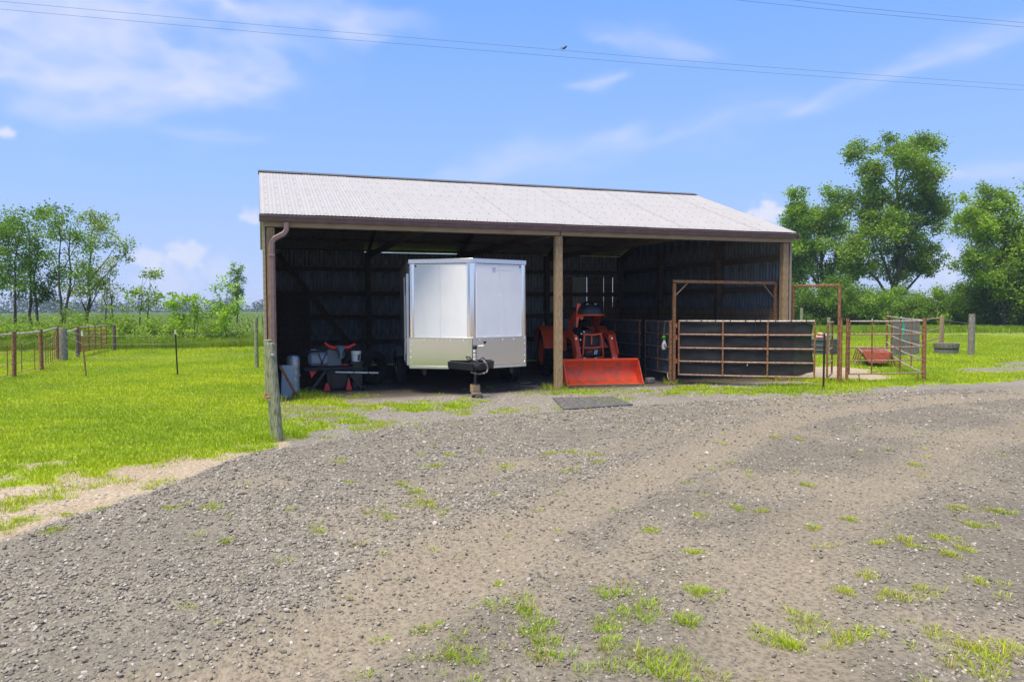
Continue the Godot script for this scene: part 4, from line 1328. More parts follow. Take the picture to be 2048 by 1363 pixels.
# ------------------------------------------------------------------ fence on the left
func build_left_fence() -> void:
	var P := [Vector3(-5.9, 0, -3.4), Vector3(-5.77, 0, -7.16), Vector3(-5.66, 0, -9.08), Vector3(-6.37, 0, -13.84)]
	var names := ["nearest rusty pipe post at the left edge of the picture", "rusty pipe post of the left fence left of the slender leaning one", "rusty pipe post in the middle of the left pipe fence", "rusty pipe post just behind the grey wooden corner post"]
	for k in 4:
		var t := thing("fence_post", names[k], "post", P[k], 0.0, "pipe posts of the left fence")
		pipe(t, "post", [Vector3.ZERO, Vector3(0.03 if k == 1 else 0.0, 1.08, 0)], 0.05, M.rust, 10)
		pipe(t, "cap", [Vector3(0.03 if k == 1 else 0.0, 1.081, 0), Vector3(0.03 if k == 1 else 0.0, 1.11, 0)], 0.056, M.aged_v, 10)
	for k in 3:
		var t := thing("pipe_fence", ["pipe fence span with rod grid nearest the camera", "pipe fence span with rod grid between the two middle posts", "pipe fence span running back to the grey corner post"][k], "fence", Vector3.ZERO, 0.0, "spans of the left pipe fence")
		var a: Vector3 = P[k]
		var b: Vector3 = P[k + 1]
		var dir := (b - a).normalized()
		a += dir * 0.06
		b -= dir * 0.06
		pipe(t, "top_pipe", [a + Vector3(0, 1.04, 0), b + Vector3(0, 1.05, 0)], 0.028, M.pale_rail, 8)
		for y in [0.1, 0.34, 0.6, 0.78]:
			var pts := []
			for j in 7:
				pts.append(a.lerp(b, j / 6.0) + Vector3(0, y + 0.02 * sin(j * 1.9 + y * 7.0 + k), 0.01 * sin(j * 2.3)))
			pipe(t, "rod", pts, 0.009, M.rail, 6)
		var n := int((b - a).length() / 0.62)
		for j in n:
			var p := a.lerp(b, (j + 0.5) / n)
			pipe(t, "stay", [p + Vector3(0, 0.08, 0), p + Vector3(0.01, 0.8, 0)], 0.011, M.rust, 6)
	wood_post(Vector3(-6.05, 0, -13.2), 1.07, 0.115, Vector3.ZERO, M.grey_v, "thick grey wooden corner post of the left fence")
	for k in 2:
		var gp := thing("gate_post", ["dark pipe post carrying the red gate's near end", "dark pipe post just beyond the red gate"][k], "post", [Vector3(-6.04, 0, -15.02), Vector3(-5.5, 0, -18.5)][k])
		pipe(gp, "post", [Vector3.ZERO, Vector3(0, 1.04, 0)], 0.065, M.aged_v, 10)
	var sp := thing("pipe_rail", "short pipe rail between the grey corner post and the red gate", "rail")
	pipe(sp, "pipe", [Vector3(-6.05, 0.88, -13.32), Vector3(-6.04, 0.98, -14.95)], 0.03, M.pale_rail, 8)
	var rg := thing("red_gate", "faded red pipe gate with six bars standing under the trees", "gate")
	var a := Vector3(-5.98, 0, -15.15)
	var b := Vector3(-5.75, 0, -18.35)
	panel(rg, a, b, 0.2, 1.03, 6, [0.0, 1.0], 0.022, M.red_pipe, M.red_pipe, M.pale_rail)
	for s in [0.28, 0.52, 0.76]:
		var p := a.lerp(b, s)
		var fl := MB.new()
		fl.box(p + Vector3(0.026, 0.62, 0), Vector3(0.012, 0.86, 0.15))
		part(rg, "flat_stay", fl, M.red_pipe)
	tpost(Vector3(-4.1, 0, -6.5), Vector3(-0.07, 1.11, 0), M.rust, "rusty steel stake leaning in front of the red gate")
	tpost(Vector3(-2.06, 0, -6.16), Vector3(-0.03, 1.13, 0), M.post_dark, "dark steel stake with white tip alone on the lawn")
	var lp := wood_post(Vector3(-0.24, 0, -7.86), 1.42, 0.055, Vector3(0.0, 0, 0), M.mossy, "slim pale green wooden stake behind the shed's left corner")
	var wf := thing("strand_fence", "three thin wire strands running behind the steel stakes", "fence")
	for y in [0.45, 0.8, 1.0]:
		pipe(wf, "wire", [Vector3(-6.0, y, -13.1), Vector3(-4.13, y, -6.56), Vector3(-2.08, y - 0.02, -6.2), Vector3(-0.29, y, -7.86)], 0.004, M.wire, 5)
	# two bolted posts in front of the shed corner
	var fr := wood_post(Vector3(0.08, 0, 4.0), 1.23, 0.055, Vector3(-0.075, 0, 0), M.mossy, "mossy round post with a bolt in front of the shed's left corner")
	var bolt := MB.new()
	bolt.lathe([Vector2(0.0, 0.028), Vector2(0.016, 0.024), Vector2(0.02, 0.012), Vector2(0.02, 0.0)], Vector3(-0.06, 1.07, 0.058), Basis(Vector3.RIGHT, PI / 2), 10)
	part(fr, "bolt", bolt, M.galv)
	var sec := wood_post(Vector3(0.035, 0, 3.8), 1.265, 0.05, Vector3(-0.07, 0, 0), M.mossy, "mossy post standing close behind the bolted round post")
	var loop := MB.new()
	loop.tube([Vector3(-0.06, 0.58, -0.06), Vector3(-0.12, 0.55, 0.0), Vector3(-0.09, 0.53, 0.07), Vector3(0.0, 0.54, 0.09)], 0.012, 6)
	part(sec, "hinge_strap", loop, M.rust)

# ------------------------------------------------------------------ trees
func leaf(mb: MB, p: Vector3, size: float, rng: RandomNumberGenerator) -> void:
	var d := Vector3(rng.randfn(), rng.randfn() * 0.7, rng.randfn()).normalized()
	var s := d.cross(Vector3(rng.randfn(), rng.randfn(), rng.randfn())).normalized()
	var nn := d.cross(s).normalized()
	if nn.y < 0.0:
		nn = -nn
		s = -s
	var a := size * 0.5
	var bend := nn * size * 0.12
	var k := mb.vert(p - d * a, nn)
	mb.vert(p + s * a * 0.55 + bend, nn)
	mb.vert(p + d * a, nn)
	mb.vert(p - s * a * 0.55 + bend, nn)
	mb.i.append_array([k, k + 1, k + 2, k, k + 2, k + 3])

func tree(called: String, label: String, category: String, at: Vector2, lobes: Array, trunk_r: float, leaf_size: float, thick: float, dark: Color, light: Color, sd: int, bark: Material, trunks := [[0.0, 0.0]], group := "", turn := -0.3278) -> Node3D:
	# lobes: [x, y, rx, ry] of the leafy masses; thick: leaves per square metre of mass
	var t := thing(called, label, category, Vector3(at.x, 0, at.y), turn, group)
	var rng := RandomNumberGenerator.new()
	rng.seed = sd
	var wood := MB.new()
	var crown := MB.new()
	crown.colored = true
	var top := 0.0
	var top_x := 0.0
	var grown := []
	for l in lobes: grown.append([l[0], l[1], l[2] * (1.02 if l[1] > 12.5 else 1.14), l[3] * (1.02 if l[1] > 12.5 else 1.14)])
	lobes = grown
	for l in lobes:
		if l[1] > top:
			top = l[1]
			top_x = l[0]
	for tr in trunks:
		var pts := []
		var rad := []
		var x: float = tr[0]
		var z := 0.0
		for k in 9:
			var v := k / 8.0
			pts.append(Vector3(x + tr[1] * v * top, top * v * 0.94 - 0.05, z))
			rad.append(trunk_r * (1.0 - 0.85 * v) * (1.25 if k == 0 else 1.0))
			x += rng.randfn(0, 0.014) * top
			z += rng.randfn(0, 0.014) * top
		wood.tube(pts, rad, 7)
		for li in lobes.size():
			var l: Array = lobes[li]
			if trunks.size() > 1 and li % trunks.size() != trunks.find(tr): continue
			var c := Vector3(l[0], l[1], rng.randf_range(-0.5, 0.5) * l[2])
			var from_y: float = maxf(l[1] - l[3] * rng.randf_range(0.9, 1.5) - absf(l[0]) * 0.6, top * 0.12)
			var v0: float = clampf(from_y / (top * 0.94), 0, 0.97)
			var base: Vector3 = pts[int(v0 * 8.0)].lerp(pts[mini(int(v0 * 8.0) + 1, 8)], v0 * 8.0 - int(v0 * 8.0))
			var r0 := trunk_r * (0.6 - 0.42 * v0)
			var mid := base.lerp(c, 0.5) + Vector3(rng.randfn(0, 0.12), rng.randf_range(-0.05, 0.2) * l[3], rng.randfn(0, 0.12))
			wood.tube([base, mid, c], [r0, r0 * 0.6, r0 * 0.3], 5)
			var area: float = PI * l[2] * l[3]
			var count := int(area * thick * 2.3)
			var clump_r: float = clampf(0.36 * minf(l[2], l[3]), leaf_size * 1.6, 0.7)
			if group == "trees along the left fence": count = int(count * 0.9)
			var clumps: int = max(4, int(area / (clump_r * clump_r * 2.2)))
			for j in clumps:
				var dv := Vector3(rng.randfn(), rng.randfn(), rng.randfn()).normalized() * pow(rng.randf(), 0.45)
				var cc := c + dv * Vector3(l[2], l[3], l[2] * 0.9)
				if j % 2 == 0:
					wood.tube([c.lerp(cc, 0.1), c.lerp(cc, 0.55) + Vector3(0, 0.08 * l[3], 0), cc], [r0 * 0.28, r0 * 0.18, 0.006], 4, false)
				var tone := clampf(rng.randf() + 0.12 * noise_a.get_noise_2d(cc.x * 2.0 + sd, cc.y * 2.0), 0, 1)
				var flat := rng.randf_range(0.85, 1.25)
				for q in int(count / float(clumps)):
					var p := cc + Vector3(rng.randfn(), rng.randfn() * 0.8 * flat, rng.randfn()) * clump_r * 0.62
					var s := clampf(tone * 0.75 + rng.randf() * 0.3, 0, 1)
					crown.tint = dark.lerp(light, s) * Color(2.6, 2.4, 1.9)
					leaf(crown, p, leaf_size * rng.randf_range(0.65, 1.25), rng)
	part(t, "trunk", wood, bark)
	part(t, "crown", crown, M.leaf)
	return t

func build_trees() -> void:
	var dk := Color(.028, .07, .006)
	var lt := Color(.1, .19, .014)
	tree("tall_tree", "tallest tree right of the shed with three pointed tops", "tree", Vector2(46.87, -31.78), [[-2.69, 13.83, 1.1, 1.1], [-0.75, 14.29, 0.71, 0.86], [2.09, 14.12, 1.65, 1.38], [0.37, 12.28, 2.6, 1.4], [3.16, 9.56, 2.1, 1.45], [-1.14, 9.96, 2.2, 2.0], [1.65, 7.43, 2.2, 1.5], [-1.87, 6.86, 2.2, 2.0], [0.53, 4.71, 2.2, 1.3], [3.06, 4.9, 1.3, 0.9], [-2.4, 11.7, 1.1, 1.1], [1.3, 10.7, 1.6, 1.1], [2.3, 11.9, 1.2, 0.9], [-0.4, 8.3, 2.1, 1.1], [1.9, 5.9, 1.5, 0.9], [-2.6, 4.9, 1.5, 1.1]], 0.3, 0.21, 150.0, Color(.03, .07, .006), Color(.1, .178, .014), 1, M.bark_pale)
	tree("leaning_tree", "broad bright green tree just right of the shed roof's end", "tree", Vector2(43.3, -35.11), [[-2.48, 10.3, 0.8, 1.1], [-0.54, 10.0, 1.5, 1.4], [-1.92, 8.27, 1.8, 1.6], [0.31, 7.86, 2.1, 1.9], [-2.92, 6.46, 1.2, 1.2], [-0.46, 5.44, 2.7, 1.6], [1.58, 3.82, 2.1, 1.4], [-1.86, 3.83, 1.6, 1.7], [-4.0, 4.6, 1.3, 2.0]], 0.26, 0.21, 170.0, Color(.035, .085, .007), Color(.12, .215, .015), 2, M.bark)
	tree("round_tree", "large round tree cut off by the picture's right edge", "tree", Vector2(47.6, -23.08), [[-1.03, 8.79, 1.5, 1.0], [1.0, 8.11, 2.0, 1.7], [-2.34, 7.2, 1.3, 1.0], [-0.63, 6.11, 2.3, 1.6], [1.44, 4.76, 2.0, 2.0], [-2.45, 4.77, 1.2, 1.0], [-0.72, 3.25, 1.7, 1.4], [1.34, 2.06, 1.7, 1.5], [3.3, 7.0, 2.0, 1.8], [3.6, 4.0, 2.0, 2.0]], 0.26, 0.19, 210.0, Color(.035, .085, .007), Color(.13, .22, .016), 3, M.bark)
	var hedge := [[35.5, -29.3, 1.41, 2.14, 1.23], [37.2, -30.8, 1.65, 1.24, 1.17], [38.2, -29.4, 1.8, 2.0, 1.36], [40.7, -29.7, 1.65, 1.7, 1.4], [40.7, -27.6, 1.59, 1.4, 1.2], [43.8, -28.6, 1.65, 1.6, 1.28], [44.5, -27.3, 1.51, 1.6, 1.25], [45.2, -26.0, 1.48, 1.5, 1.13], [47.4, -26.3, 1.62, 1.8, 1.36], [48.0, -25.1, 1.59, 1.6, 1.41], [48.6, -23.8, 1.55, 1.9, 1.73], [50.8, -24.1, 1.59, 1.8, 1.59], [33.6, -30.0, 1.6, 2.0, 1.5]]
	var words := ["green hedge bush directly behind the shed's right corner post", "low green hedge bush seen through the narrow bow", "tall green hedge bush under the narrow bow's top bar", "green hedge bush above the straight pen panel", "low green hedge bush above the feed bunk", "dark green hedge bush left of the windbreak", "dark green hedge bush above the windbreak", "green hedge bush above the half barrel planter", "green hedge bush below the gap between the tall trees", "green hedge bush above the lone grey post", "tall green hedge bush under the round tree", "rightmost green hedge bush at the picture's edge", "green hedge bush hidden mostly by the shed's right wall"]
	for k in hedge.size():
		var h: Array = hedge[k]
		var v := (k * 37 % 10) / 10.0
		tree("hedge_bush", words[k], "bush", Vector2(h[0], h[1]), [[0.0, h[3] + h[4] * 0.45, h[2] * 0.8, h[4] * 0.75], [-h[2] * 0.5, h[3] * 0.85, h[2] * 0.75, h[4] * 0.85], [h[2] * 0.5, h[3] * 0.8, h[2] * 0.75, h[4] * 0.8], [0.0, 0.5, h[2] * 1.05, 0.6]], 0.06, 0.15, 230.0, Color(.024, .06, .007).lerp(Color(.04, .09, .008), v), Color(.07, .14, .014).lerp(Color(.11, .2, .016), v), 20 + k, M.bark, [[0.0, 0.0]], "hedge bushes behind the pen")
	# row on the left
	var a := "trees along the left fence"
	tree("slim_tree", "leafy tree partly cut off by the picture's left edge", "tree", Vector2(-13.05, -28.92), [[0.14, 5.74, 1.22, 1.1], [1.33, 5.26, 0.98, 0.85], [0.32, 4.05, 1.46, 1.22], [1.2, 3.2, 0.7, 0.6]], 0.1, 0.13, 170.0, dk, lt, 41, M.bark, [[0.0, 0.02]], a)
	tree("slim_tree", "slim tree with one dark straight trunk near the left edge", "tree", Vector2(-10.76, -26.24), [[-0.23, 5.08, 0.85, 0.65], [0.58, 5.42, 0.85, 0.75], [-0.39, 3.93, 0.85, 0.65], [0.16, 3.01, 0.85, 0.65]], 0.085, 0.12, 190.0, Color(.022, .06, .006), Color(.08, .16, .013), 42, M.bark, [[0.0, 0.0]], a)
	tree("slim_tree", "dark dense tree with two thin trunks left of the forked one", "tree", Vector2(-10.81, -28.9), [[0.85, 6.06, 0.8, 0.62], [0.19, 4.59, 0.9, 0.9], [-0.05, 3.23, 1.0, 1.0], [0.61, 2.36, 0.62, 0.75]], 0.08, 0.13, 210.0, Color(.014, .042, .007), Color(.045, .105, .012), 43, M.bark, [[-0.1, -0.01], [0.2, 0.05]], a)
	tree("slim_tree", "forked tree behind the grey wooden corner post", "tree", Vector2(-8.96, -25.42), [[0.36, 5.96, 0.78, 0.42], [-0.01, 5.05, 0.78, 0.6], [0.9, 4.82, 0.66, 0.7], [0.62, 3.33, 0.75, 0.8], [-0.3, 4.2, 0.5, 0.4]], 0.085, 0.12, 170.0, dk, lt, 44, M.bark, [[0.0, -0.03], [0.06, 0.1]], a)
	tree("slim_tree", "wide-crowned tree reaching right above the red gate", "tree", Vector2(-8.95, -31.22), [[0.48, 6.52, 1.05, 0.55], [0.73, 5.59, 0.8, 0.8], [1.77, 5.06, 0.8, 0.5], [0.01, 3.74, 0.9, 0.95], [0.78, 2.94, 0.75, 0.7], [-0.16, 2.41, 0.75, 0.65], [2.2, 4.5, 0.5, 0.35]], 0.1, 0.13, 150.0, Color(.035, .075, .008), Color(.13, .2, .018), 45, M.bark, [[0.0, 0.03]], a)
	tree("slim_tree", "thin wispy tree just right of the red gate", "tree", Vector2(-8.55, -34.78), [[0.36, 3.92, 0.5, 0.95], [0.18, 2.76, 0.6, 0.65], [0.02, 2.0, 0.47, 0.55]], 0.06, 0.12, 110.0, Color(.05, .08, .012), Color(.14, .19, .03), 46, M.bark_pale, [[-0.1, 0.0], [0.1, 0.05]], a)
	tree("sapling", "leaning sapling with a feathery crown right of the tall left trees", "tree", Vector2(-5.22, -23.94), [[0.29, 3.31, 0.5, 0.33], [-0.21, 2.63, 0.42, 0.28], [0.59, 2.51, 0.34, 0.4], [0.01, 2.06, 0.6, 0.4]], 0.04, 0.13, 170.0, Color(.045, .09, .008), Color(.14, .23, .02), 47, M.bark, [[-0.25, 0.1], [0.15, 0.06]], a)
	tree("sapling", "low bushy sapling between the feathery and the tallest saplings", "tree", Vector2(-3.44, -22.17), [[-0.22, 1.71, 0.4, 0.5], [0.4, 1.93, 0.4, 0.45], [0.05, 1.15, 0.58, 0.5], [0.72, 1.48, 0.33, 0.6]], 0.03, 0.13, 200.0, Color(.05, .11, .007), Color(.17, .29, .016), 48, M.bark, [[0.0, 0.0], [0.5, 0.05]], a)
	tree("sapling", "bright sapling with a curved top nearest the shed's left corner", "tree", Vector2(-1.8, -21.51), [[-0.32, 2.58, 0.2, 0.15], [0.29, 2.69, 0.27, 0.28], [0.0, 1.92, 0.45, 0.42], [0.44, 1.59, 0.4, 0.4], [0.1, 1.15, 0.62, 0.5], [0.77, 1.92, 0.25, 0.24]], 0.03, 0.13, 200.0, Color(.055, .12, .007), Color(.18, .31, .017), 49, M.bark, [[0.0, 0.0], [0.25, 0.05]], a)
	var low := [[-9.2, -22.6, 0.8, 0.75], [-7.2, -21.4, 0.7, 0.65], [-10.9, -23.6, 0.9, 0.8], [-3.7, -21.8, 0.6, 0.7], [-2.2, -22.4, 0.6, 0.7], [-8.3, -25.0, 0.8, 0.9], [-12.9, -24.6, 0.9, 0.8], [-4.7, -22.6, 0.5, 0.8], [-11.8, -25.6, 0.9, 0.55], [-9.9, -24.7, 0.7, 0.6], [-7.4, -26.2, 0.8, 0.7], [-6.3, -22.6, 0.6, 0.55], [-5.0, -21.6, 0.6, 0.45], [-4.2, -20.9, 0.6, 0.4], [-2.8, -20.9, 0.5, 0.4], [-1.2, -21.6, 0.45, 0.5], [-13.5, -26.6, 1.0, 0.7], [-8.0, -23.5, 0.6, 0.5], [-6.7, -24.6, 0.5, 0.9], [-5.8, -23.2, 0.45, 0.95]]
	var lw := ["waist high brush behind the thick grey corner post", "leafy brush just behind the red gate's far end", "waist high brush behind the second pipe fence span", "leafy brush at the foot of the low bushy sapling", "leafy brush at the foot of the curved-top sapling", "tall brush between the forked and the wide-crowned tree", "leafy brush behind the nearest pipe fence span", "narrow brush between the two middle saplings", "low brush under the leftmost leafy trees", "low brush behind the pipe fence's middle post", "dense low brush behind the red gate", "low brush right of the red gate", "low brush under the feathery sapling", "small bright brush left of the lawn stake", "small bright brush under the low bushy sapling", "round small shrub right of the tallest sapling", "low brush at the picture's left edge", "low brush between the forked tree and the red gate", "upright scrub with bare stems beside the red gate", "thin upright scrub left of the feathery sapling"]
	for k in low.size():
		var h: Array = low[k]
		tree("brush", lw[k], "shrub", Vector2(h[0], h[1]), [[0.0, h[3], h[2] * 0.8, h[3] * 0.85], [-0.3 * h[2], h[3] * 0.6, h[2] * 0.8, h[3] * 0.6], [0.4 * h[2], h[3] * 0.7, h[2] * 0.7, h[3] * 0.7]], 0.025, 0.1, 190.0, Color(.04, .085, .008), Color(.14, .23, .02), 60 + k, M.bark, [[-0.15, 0.0], [0.15, 0.1], [0.0, -0.1]], "brush along the left fence")
	tree("field_tree", "small tree showing between the shed's left edge and the field", "tree", Vector2(-2.2, -60.0), [[0.0, 4.0, 0.7, 1.3], [0.2, 5.2, 0.5, 0.8], [-0.2, 2.9, 0.7, 0.8]], 0.09, 0.18, 120.0, dk, lt, 90, M.bark)

func build_field() -> void:
	var rng := RandomNumberGenerator.new()
	rng.seed = 61
	# rows of a young crop
	var mb := MB.new()
	mb.colored = true
	for k in 60:
		mb.tint = Color(1, 1, 1) * rng.randf_range(0.7, 1.2)
		leaf(mb, Vector3(rng.randfn(0, 0.11), absf(rng.randfn(0.18, 0.1)), rng.randf_range(-0.75, 0.75)), 0.2, rng)
	var buf := PackedFloat32Array()
	for r in 130:
		var x := -62.0 + 0.76 * r
		var z := -29.0
		while z > -260.0:
			var far := smoothstep(-60.0, -260.0, z)
			var s := rng.randf_range(0.85, 1.2)
			var a := atan2(x, 13.5 - z)
			if a > -0.42 and a < 0.12:
				put(buf, Basis(Vector3.UP, PI * float(rng.randi() % 2)).scaled(Vector3(1.0, s, 1.0)), Vector3(x + rng.randfn(0, 0.03), 0, z), Color(.15, .26, .03).lerp(Color(.24, .36, .045), rng.randf()))
			z -= 1.45 * (1.0 + far)
	swarm("crop_field", "rows of a bright green young crop beyond the left trees", mb.mesh(), M.leaf, buf)
	# wood on the skyline
	var w := MB.new()
	w.colored = true
	for k in 330:
		var az := deg_to_rad(rng.randf_range(-32.0, 72.0))
		var d := rng.randf_range(380.0, 460.0)
		var at := Vector3(sin(az) * d, 0, 13.5 - cos(az) * d)
		var h := rng.randf_range(5.0, 8.0) + 2.5 * noise_a.get_noise_2d(az * 60.0, 4.0)
		for j in 150:
			var p := Vector3(rng.randfn(), 0, rng.randfn()) * 4.0
			p.y = h * pow(rng.randf(), 0.7) * (1.0 - 0.012 * p.length_squared()) + 0.3
			w.tint = Color(.018, .045, .012).lerp(Color(.06, .11, .02), rng.randf())
			leaf(w, at + p, rng.randf_range(0.8, 1.5), rng)
	var o := part(self, "far_wood", w, M.leaf)
	o.set_meta("kind", "stuff")
	o.set_meta("label", "dark line of woods on the far horizon")
	o.set_meta("category", "wood")

# ------------------------------------------------------------------ cargo trailer
func build_trailer() -> void:
	var t := thing("cargo_trailer", "white enclosed cargo trailer with V nose parked in the left bay", "trailer", Vector3(3.70, 0, -0.30), deg_to_rad(-7.6))
	var hw := 1.135
	var y0 := 0.49
	var y1 := 2.57
	var L := 3.9
	var nose := 0.52
	# body: sides, back and top
	var body := MB.new()
	body.quad(Vector3(-hw, y0, 0), Vector3(-hw, y1 - 0.02, 0), Vector3(-hw, y1 - 0.02, -L), Vector3(-hw, y0, -L), Vector3.LEFT)
	body.quad(Vector3(hw, y0, 0), Vector3(hw, y1 - 0.02, 0), Vector3(hw, y1 - 0.02, -L), Vector3(hw, y0, -L), Vector3.RIGHT)
	body.quad(Vector3(-hw, y0, -L), Vector3(hw, y0, -L), Vector3(hw, y1 - 0.02, -L), Vector3(-hw, y1 - 0.02, -L), Vector3.FORWARD)
	body.quad(Vector3(-hw, y1 - 0.02, 0), Vector3(hw, y1 - 0.02, 0), Vector3(hw, y1 - 0.02, -L), Vector3(-hw, y1 - 0.02, -L), Vector3.UP)
	body.quad(Vector3(-hw, y0, 0), Vector3(hw, y0, 0), Vector3(hw, y0, -L), Vector3(-hw, y0, -L), Vector3.DOWN)
	body.tri(Vector3(-hw, y1 - 0.02, 0), Vector3(hw, y1 - 0.02, 0), Vector3(0, y1 - 0.02, nose - 0.02), Vector3.UP)
	body.tri(Vector3(-hw, y0 + 0.02, 0), Vector3(hw, y0 + 0.02, 0), Vector3(0, y0 + 0.02, nose - 0.02), Vector3.DOWN)
	part(t, "body", body, M.white)
	var face := sqrt(hw * hw + nose * nose)
	var band := 1.075
	for sg in [-1.0, 1.0]:
		var ang := atan2(nose, hw)
		# face axes: u from the corner to the tip, v up, n outwards
		var u := Vector3(-sg * cos(ang), 0, sin(ang))
		var nn := Vector3(sg * sin(ang), 0, cos(ang))
		var xf := Transform3D(Basis(u, Vector3.UP, nn), Vector3(sg * hw, 0, 0))
		# white skin in two widths with a seam between
		for k in 2:
			var sk := MB.new()
			var ua: float = [0.1, face * 0.5 + 0.0008][k]
			var ub: float = [face * 0.5 - 0.0008, face - 0.095][k]
			sk.box(xf * Vector3((ua + ub) * 0.5, (band + y1 - 0.1) * 0.5, 0.0), Vector3(ub - ua, y1 - 0.1 - band, 0.012), xf.basis, 0.002)
			part(t, "front_panel", sk, M.white)
		# bright corner trim, slightly rounded
		var tr := MB.new()
		var rows := []
		for y in [y1 - 0.095, band]:
			var row := []
			for k in 9:
				var v := k / 8.0
				row.append(xf * Vector3(lerpf(-0.004, 0.102, v), y, 0.004 + 0.012 * sin(v * PI)))
			if sg > 0: row.reverse()
			rows.append(row)
		tr.sheet(rows)
		part(t, "corner_trim", tr, M.alu)
		# tread plate with a notch for the tongue
		var pl := MB.new()
		var cut := face * (1.0 - 0.41 / hw)
		pl.prism(PackedVector2Array([Vector2(0.0, y0 + 0.055), Vector2(cut - 0.03, y0 + 0.055), Vector2(cut, y0 + 0.085), Vector2(cut + 0.02, 0.655), Vector2(face - 0.002, 0.66), Vector2(face - 0.002, band - 0.012), Vector2(0.0, band - 0.012)]), 0.012, xf)
		part(t, "tread_plate", pl, M.tread)
		var strip := MB.new()
		strip.box(xf * Vector3(face * 0.5, band, 0.008), Vector3(face, 0.022, 0.016), xf.basis, 0.003)
		part(t, "band_strip", strip, M.alu_satin)
		var bot := MB.new()
		bot.box(xf * Vector3(cut * 0.5 - 0.005, y0 + 0.027, 0.008), Vector3(cut - 0.01, 0.052, 0.022), xf.basis, 0.004)
		part(t, "bottom_rail", bot, M.alu_satin)
		# top cap
		var cp := MB.new()
		cp.box(xf * Vector3(face * 0.5, y1 - 0.048, 0.008), Vector3(face + 0.012, 0.088, 0.03), xf.basis, 0.006)
		part(t, "top_cap", cp, M.alu_satin)
		# marker light and bolts
		var mk := MB.new()
		mk.lathe([Vector2(0.0, 0.02), Vector2(0.012, 0.018), Vector2(0.018, 0.0)], xf * Vector3(0.14, y1 - 0.135, 0.006), Basis(u, nn, u.cross(nn)), 10)
		part(t, "marker_light", mk, M.black_steel)
		for k in 5:
			var bo := MB.new()
			bo.lathe([Vector2(0.0, 0.008), Vector2(0.009, 0.006), Vector2(0.012, 0.0)], xf * Vector3(0.03, y0 + 0.1 + 0.115 * k, 0.012), Basis(u, nn, u.cross(nn)), 8)
			part(t, "bolt", bo, M.alu_satin)
		for k in 4:
			var bo := MB.new()
			bo.lathe([Vector2(0.0, 0.008), Vector2(0.009, 0.006), Vector2(0.012, 0.0)], xf * Vector3(0.3 + 0.26 * k, band - 0.04, 0.012), Basis(u, nn, u.cross(nn)), 8)
			part(t, "bolt", bo, M.alu_satin)
	var rivets := PackedFloat32Array()
	for sg in [-1.0, 1.0]:
		var ra := atan2(nose, hw)
		var ru := Vector3(-sg * cos(ra), 0, sin(ra))
		var rn := Vector3(sg * sin(ra), 0, cos(ra))
		for uu in [0.118, face * 0.5 - 0.016, face * 0.5 + 0.016, face - 0.112]:
			for k in 18: put(rivets, Basis(ru, rn, ru.cross(rn)), Vector3(sg * hw, 1.11 + 0.078 * k, 0) + ru * uu + rn * 0.006, Color(.7, .7, .7))
		for k in 14: put(rivets, Basis(ru, rn, ru.cross(rn)), Vector3(sg * hw, band + 0.03, 0) + ru * (0.14 + 0.072 * k) + rn * 0.006, Color(.7, .7, .7))
	var rv := MB.new()
	rv.lathe([Vector2(0.006, 0.0), Vector2(0.0045, 0.003), Vector2(0.0, 0.004)], Vector3.ZERO, Basis(), 6)
	swarm("rivets", "", rv.mesh(), M.alu_satin, rivets, t)
	# rounded bright trim over the nose ridge
	var nt := MB.new()
	var nrows := []
	for y in [y1 - 0.095, band]:
		var row := []
		for k in 17:
			var q := lerpf(-1.0, 1.0, k / 16.0)
			row.append(Vector3(q * 0.098, y, nose - 0.047 * q * q - 0.003 - 0.002 * absf(q)))
		nrows.append(row)
	nt.sheet(nrows)
	part(t, "nose_trim", nt, M.alu)
	# maker's badge on the right face
	var ang := atan2(nose, hw)
	var u := Vector3(cos(ang), 0, -sin(ang))
	var nn := Vector3(sin(ang), 0, cos(ang))
	var bx := Transform3D(Basis(u, Vector3.UP, nn), Vector3(0, 0, nose))
	var badge := MB.new()
	var c := Vector3(0.5, 2.36, 0.0085)
	for k in 20:
		var a := TAU * k / 20.0
		var b := TAU * (k + 1) / 20.0
		badge.quad(bx * (c + Vector3(cos(a), sin(a), 0) * 0.05), bx * (c + Vector3(cos(b), sin(b), 0) * 0.05), bx * (c + Vector3(cos(b), sin(b), 0) * 0.043), bx * (c + Vector3(cos(a), sin(a), 0) * 0.043), nn)
	for s in [-1.0, 1.0]:
		badge.quad(bx * (c + Vector3(s * 0.026, 0.026, 0)), bx * (c + Vector3(s * 0.013, 0.026, 0)), bx * (c + Vector3(-s * 0.004, -0.03, 0)), bx * (c + Vector3(s * 0.004, -0.032, 0)), nn)
	badge.quad(bx * (c + Vector3(-0.004, 0.03, 0)), bx * (c + Vector3(0.004, 0.03, 0)), bx * (c + Vector3(0.004, -0.03, 0)), bx * (c + Vector3(-0.004, -0.03, 0)), nn)
	part(t, "badge", badge, M.decal_purple)
	var script := MB.new()
	var px := 0.57
	for wd in [[0.02, 0.02], [0.018, 0.02], [0.02, 0.02], [0.016, 0.02], [0.022, 0.026], [0.022, 0.034], [0.014, 0.02], [0.018, 0.02], [0.016, 0.02], [0.02, 0.026], [0.018, 0.02], [0.016, 0.02], [0.018, 0.02]]:
		script.box(bx * Vector3(px + wd[0] * 0.5, 2.345 + wd[1] * 0.5, 0.0085), Vector3(wd[0] * 0.62, wd[1] * 0.6, 0.001), bx.basis)
		px += wd[0] + 0.01
	part(t, "badge_lettering", script, M.decal_grey)
	# side door on the left, its frame, hinges and bar
	var dr := MB.new()
	dr.box(Vector3(-hw - 0.016, 1.42, -0.72), Vector3(0.03, 1.7, 0.86), Basis(), 0.006)
	var door := part(t, "side_door", dr, M.white)
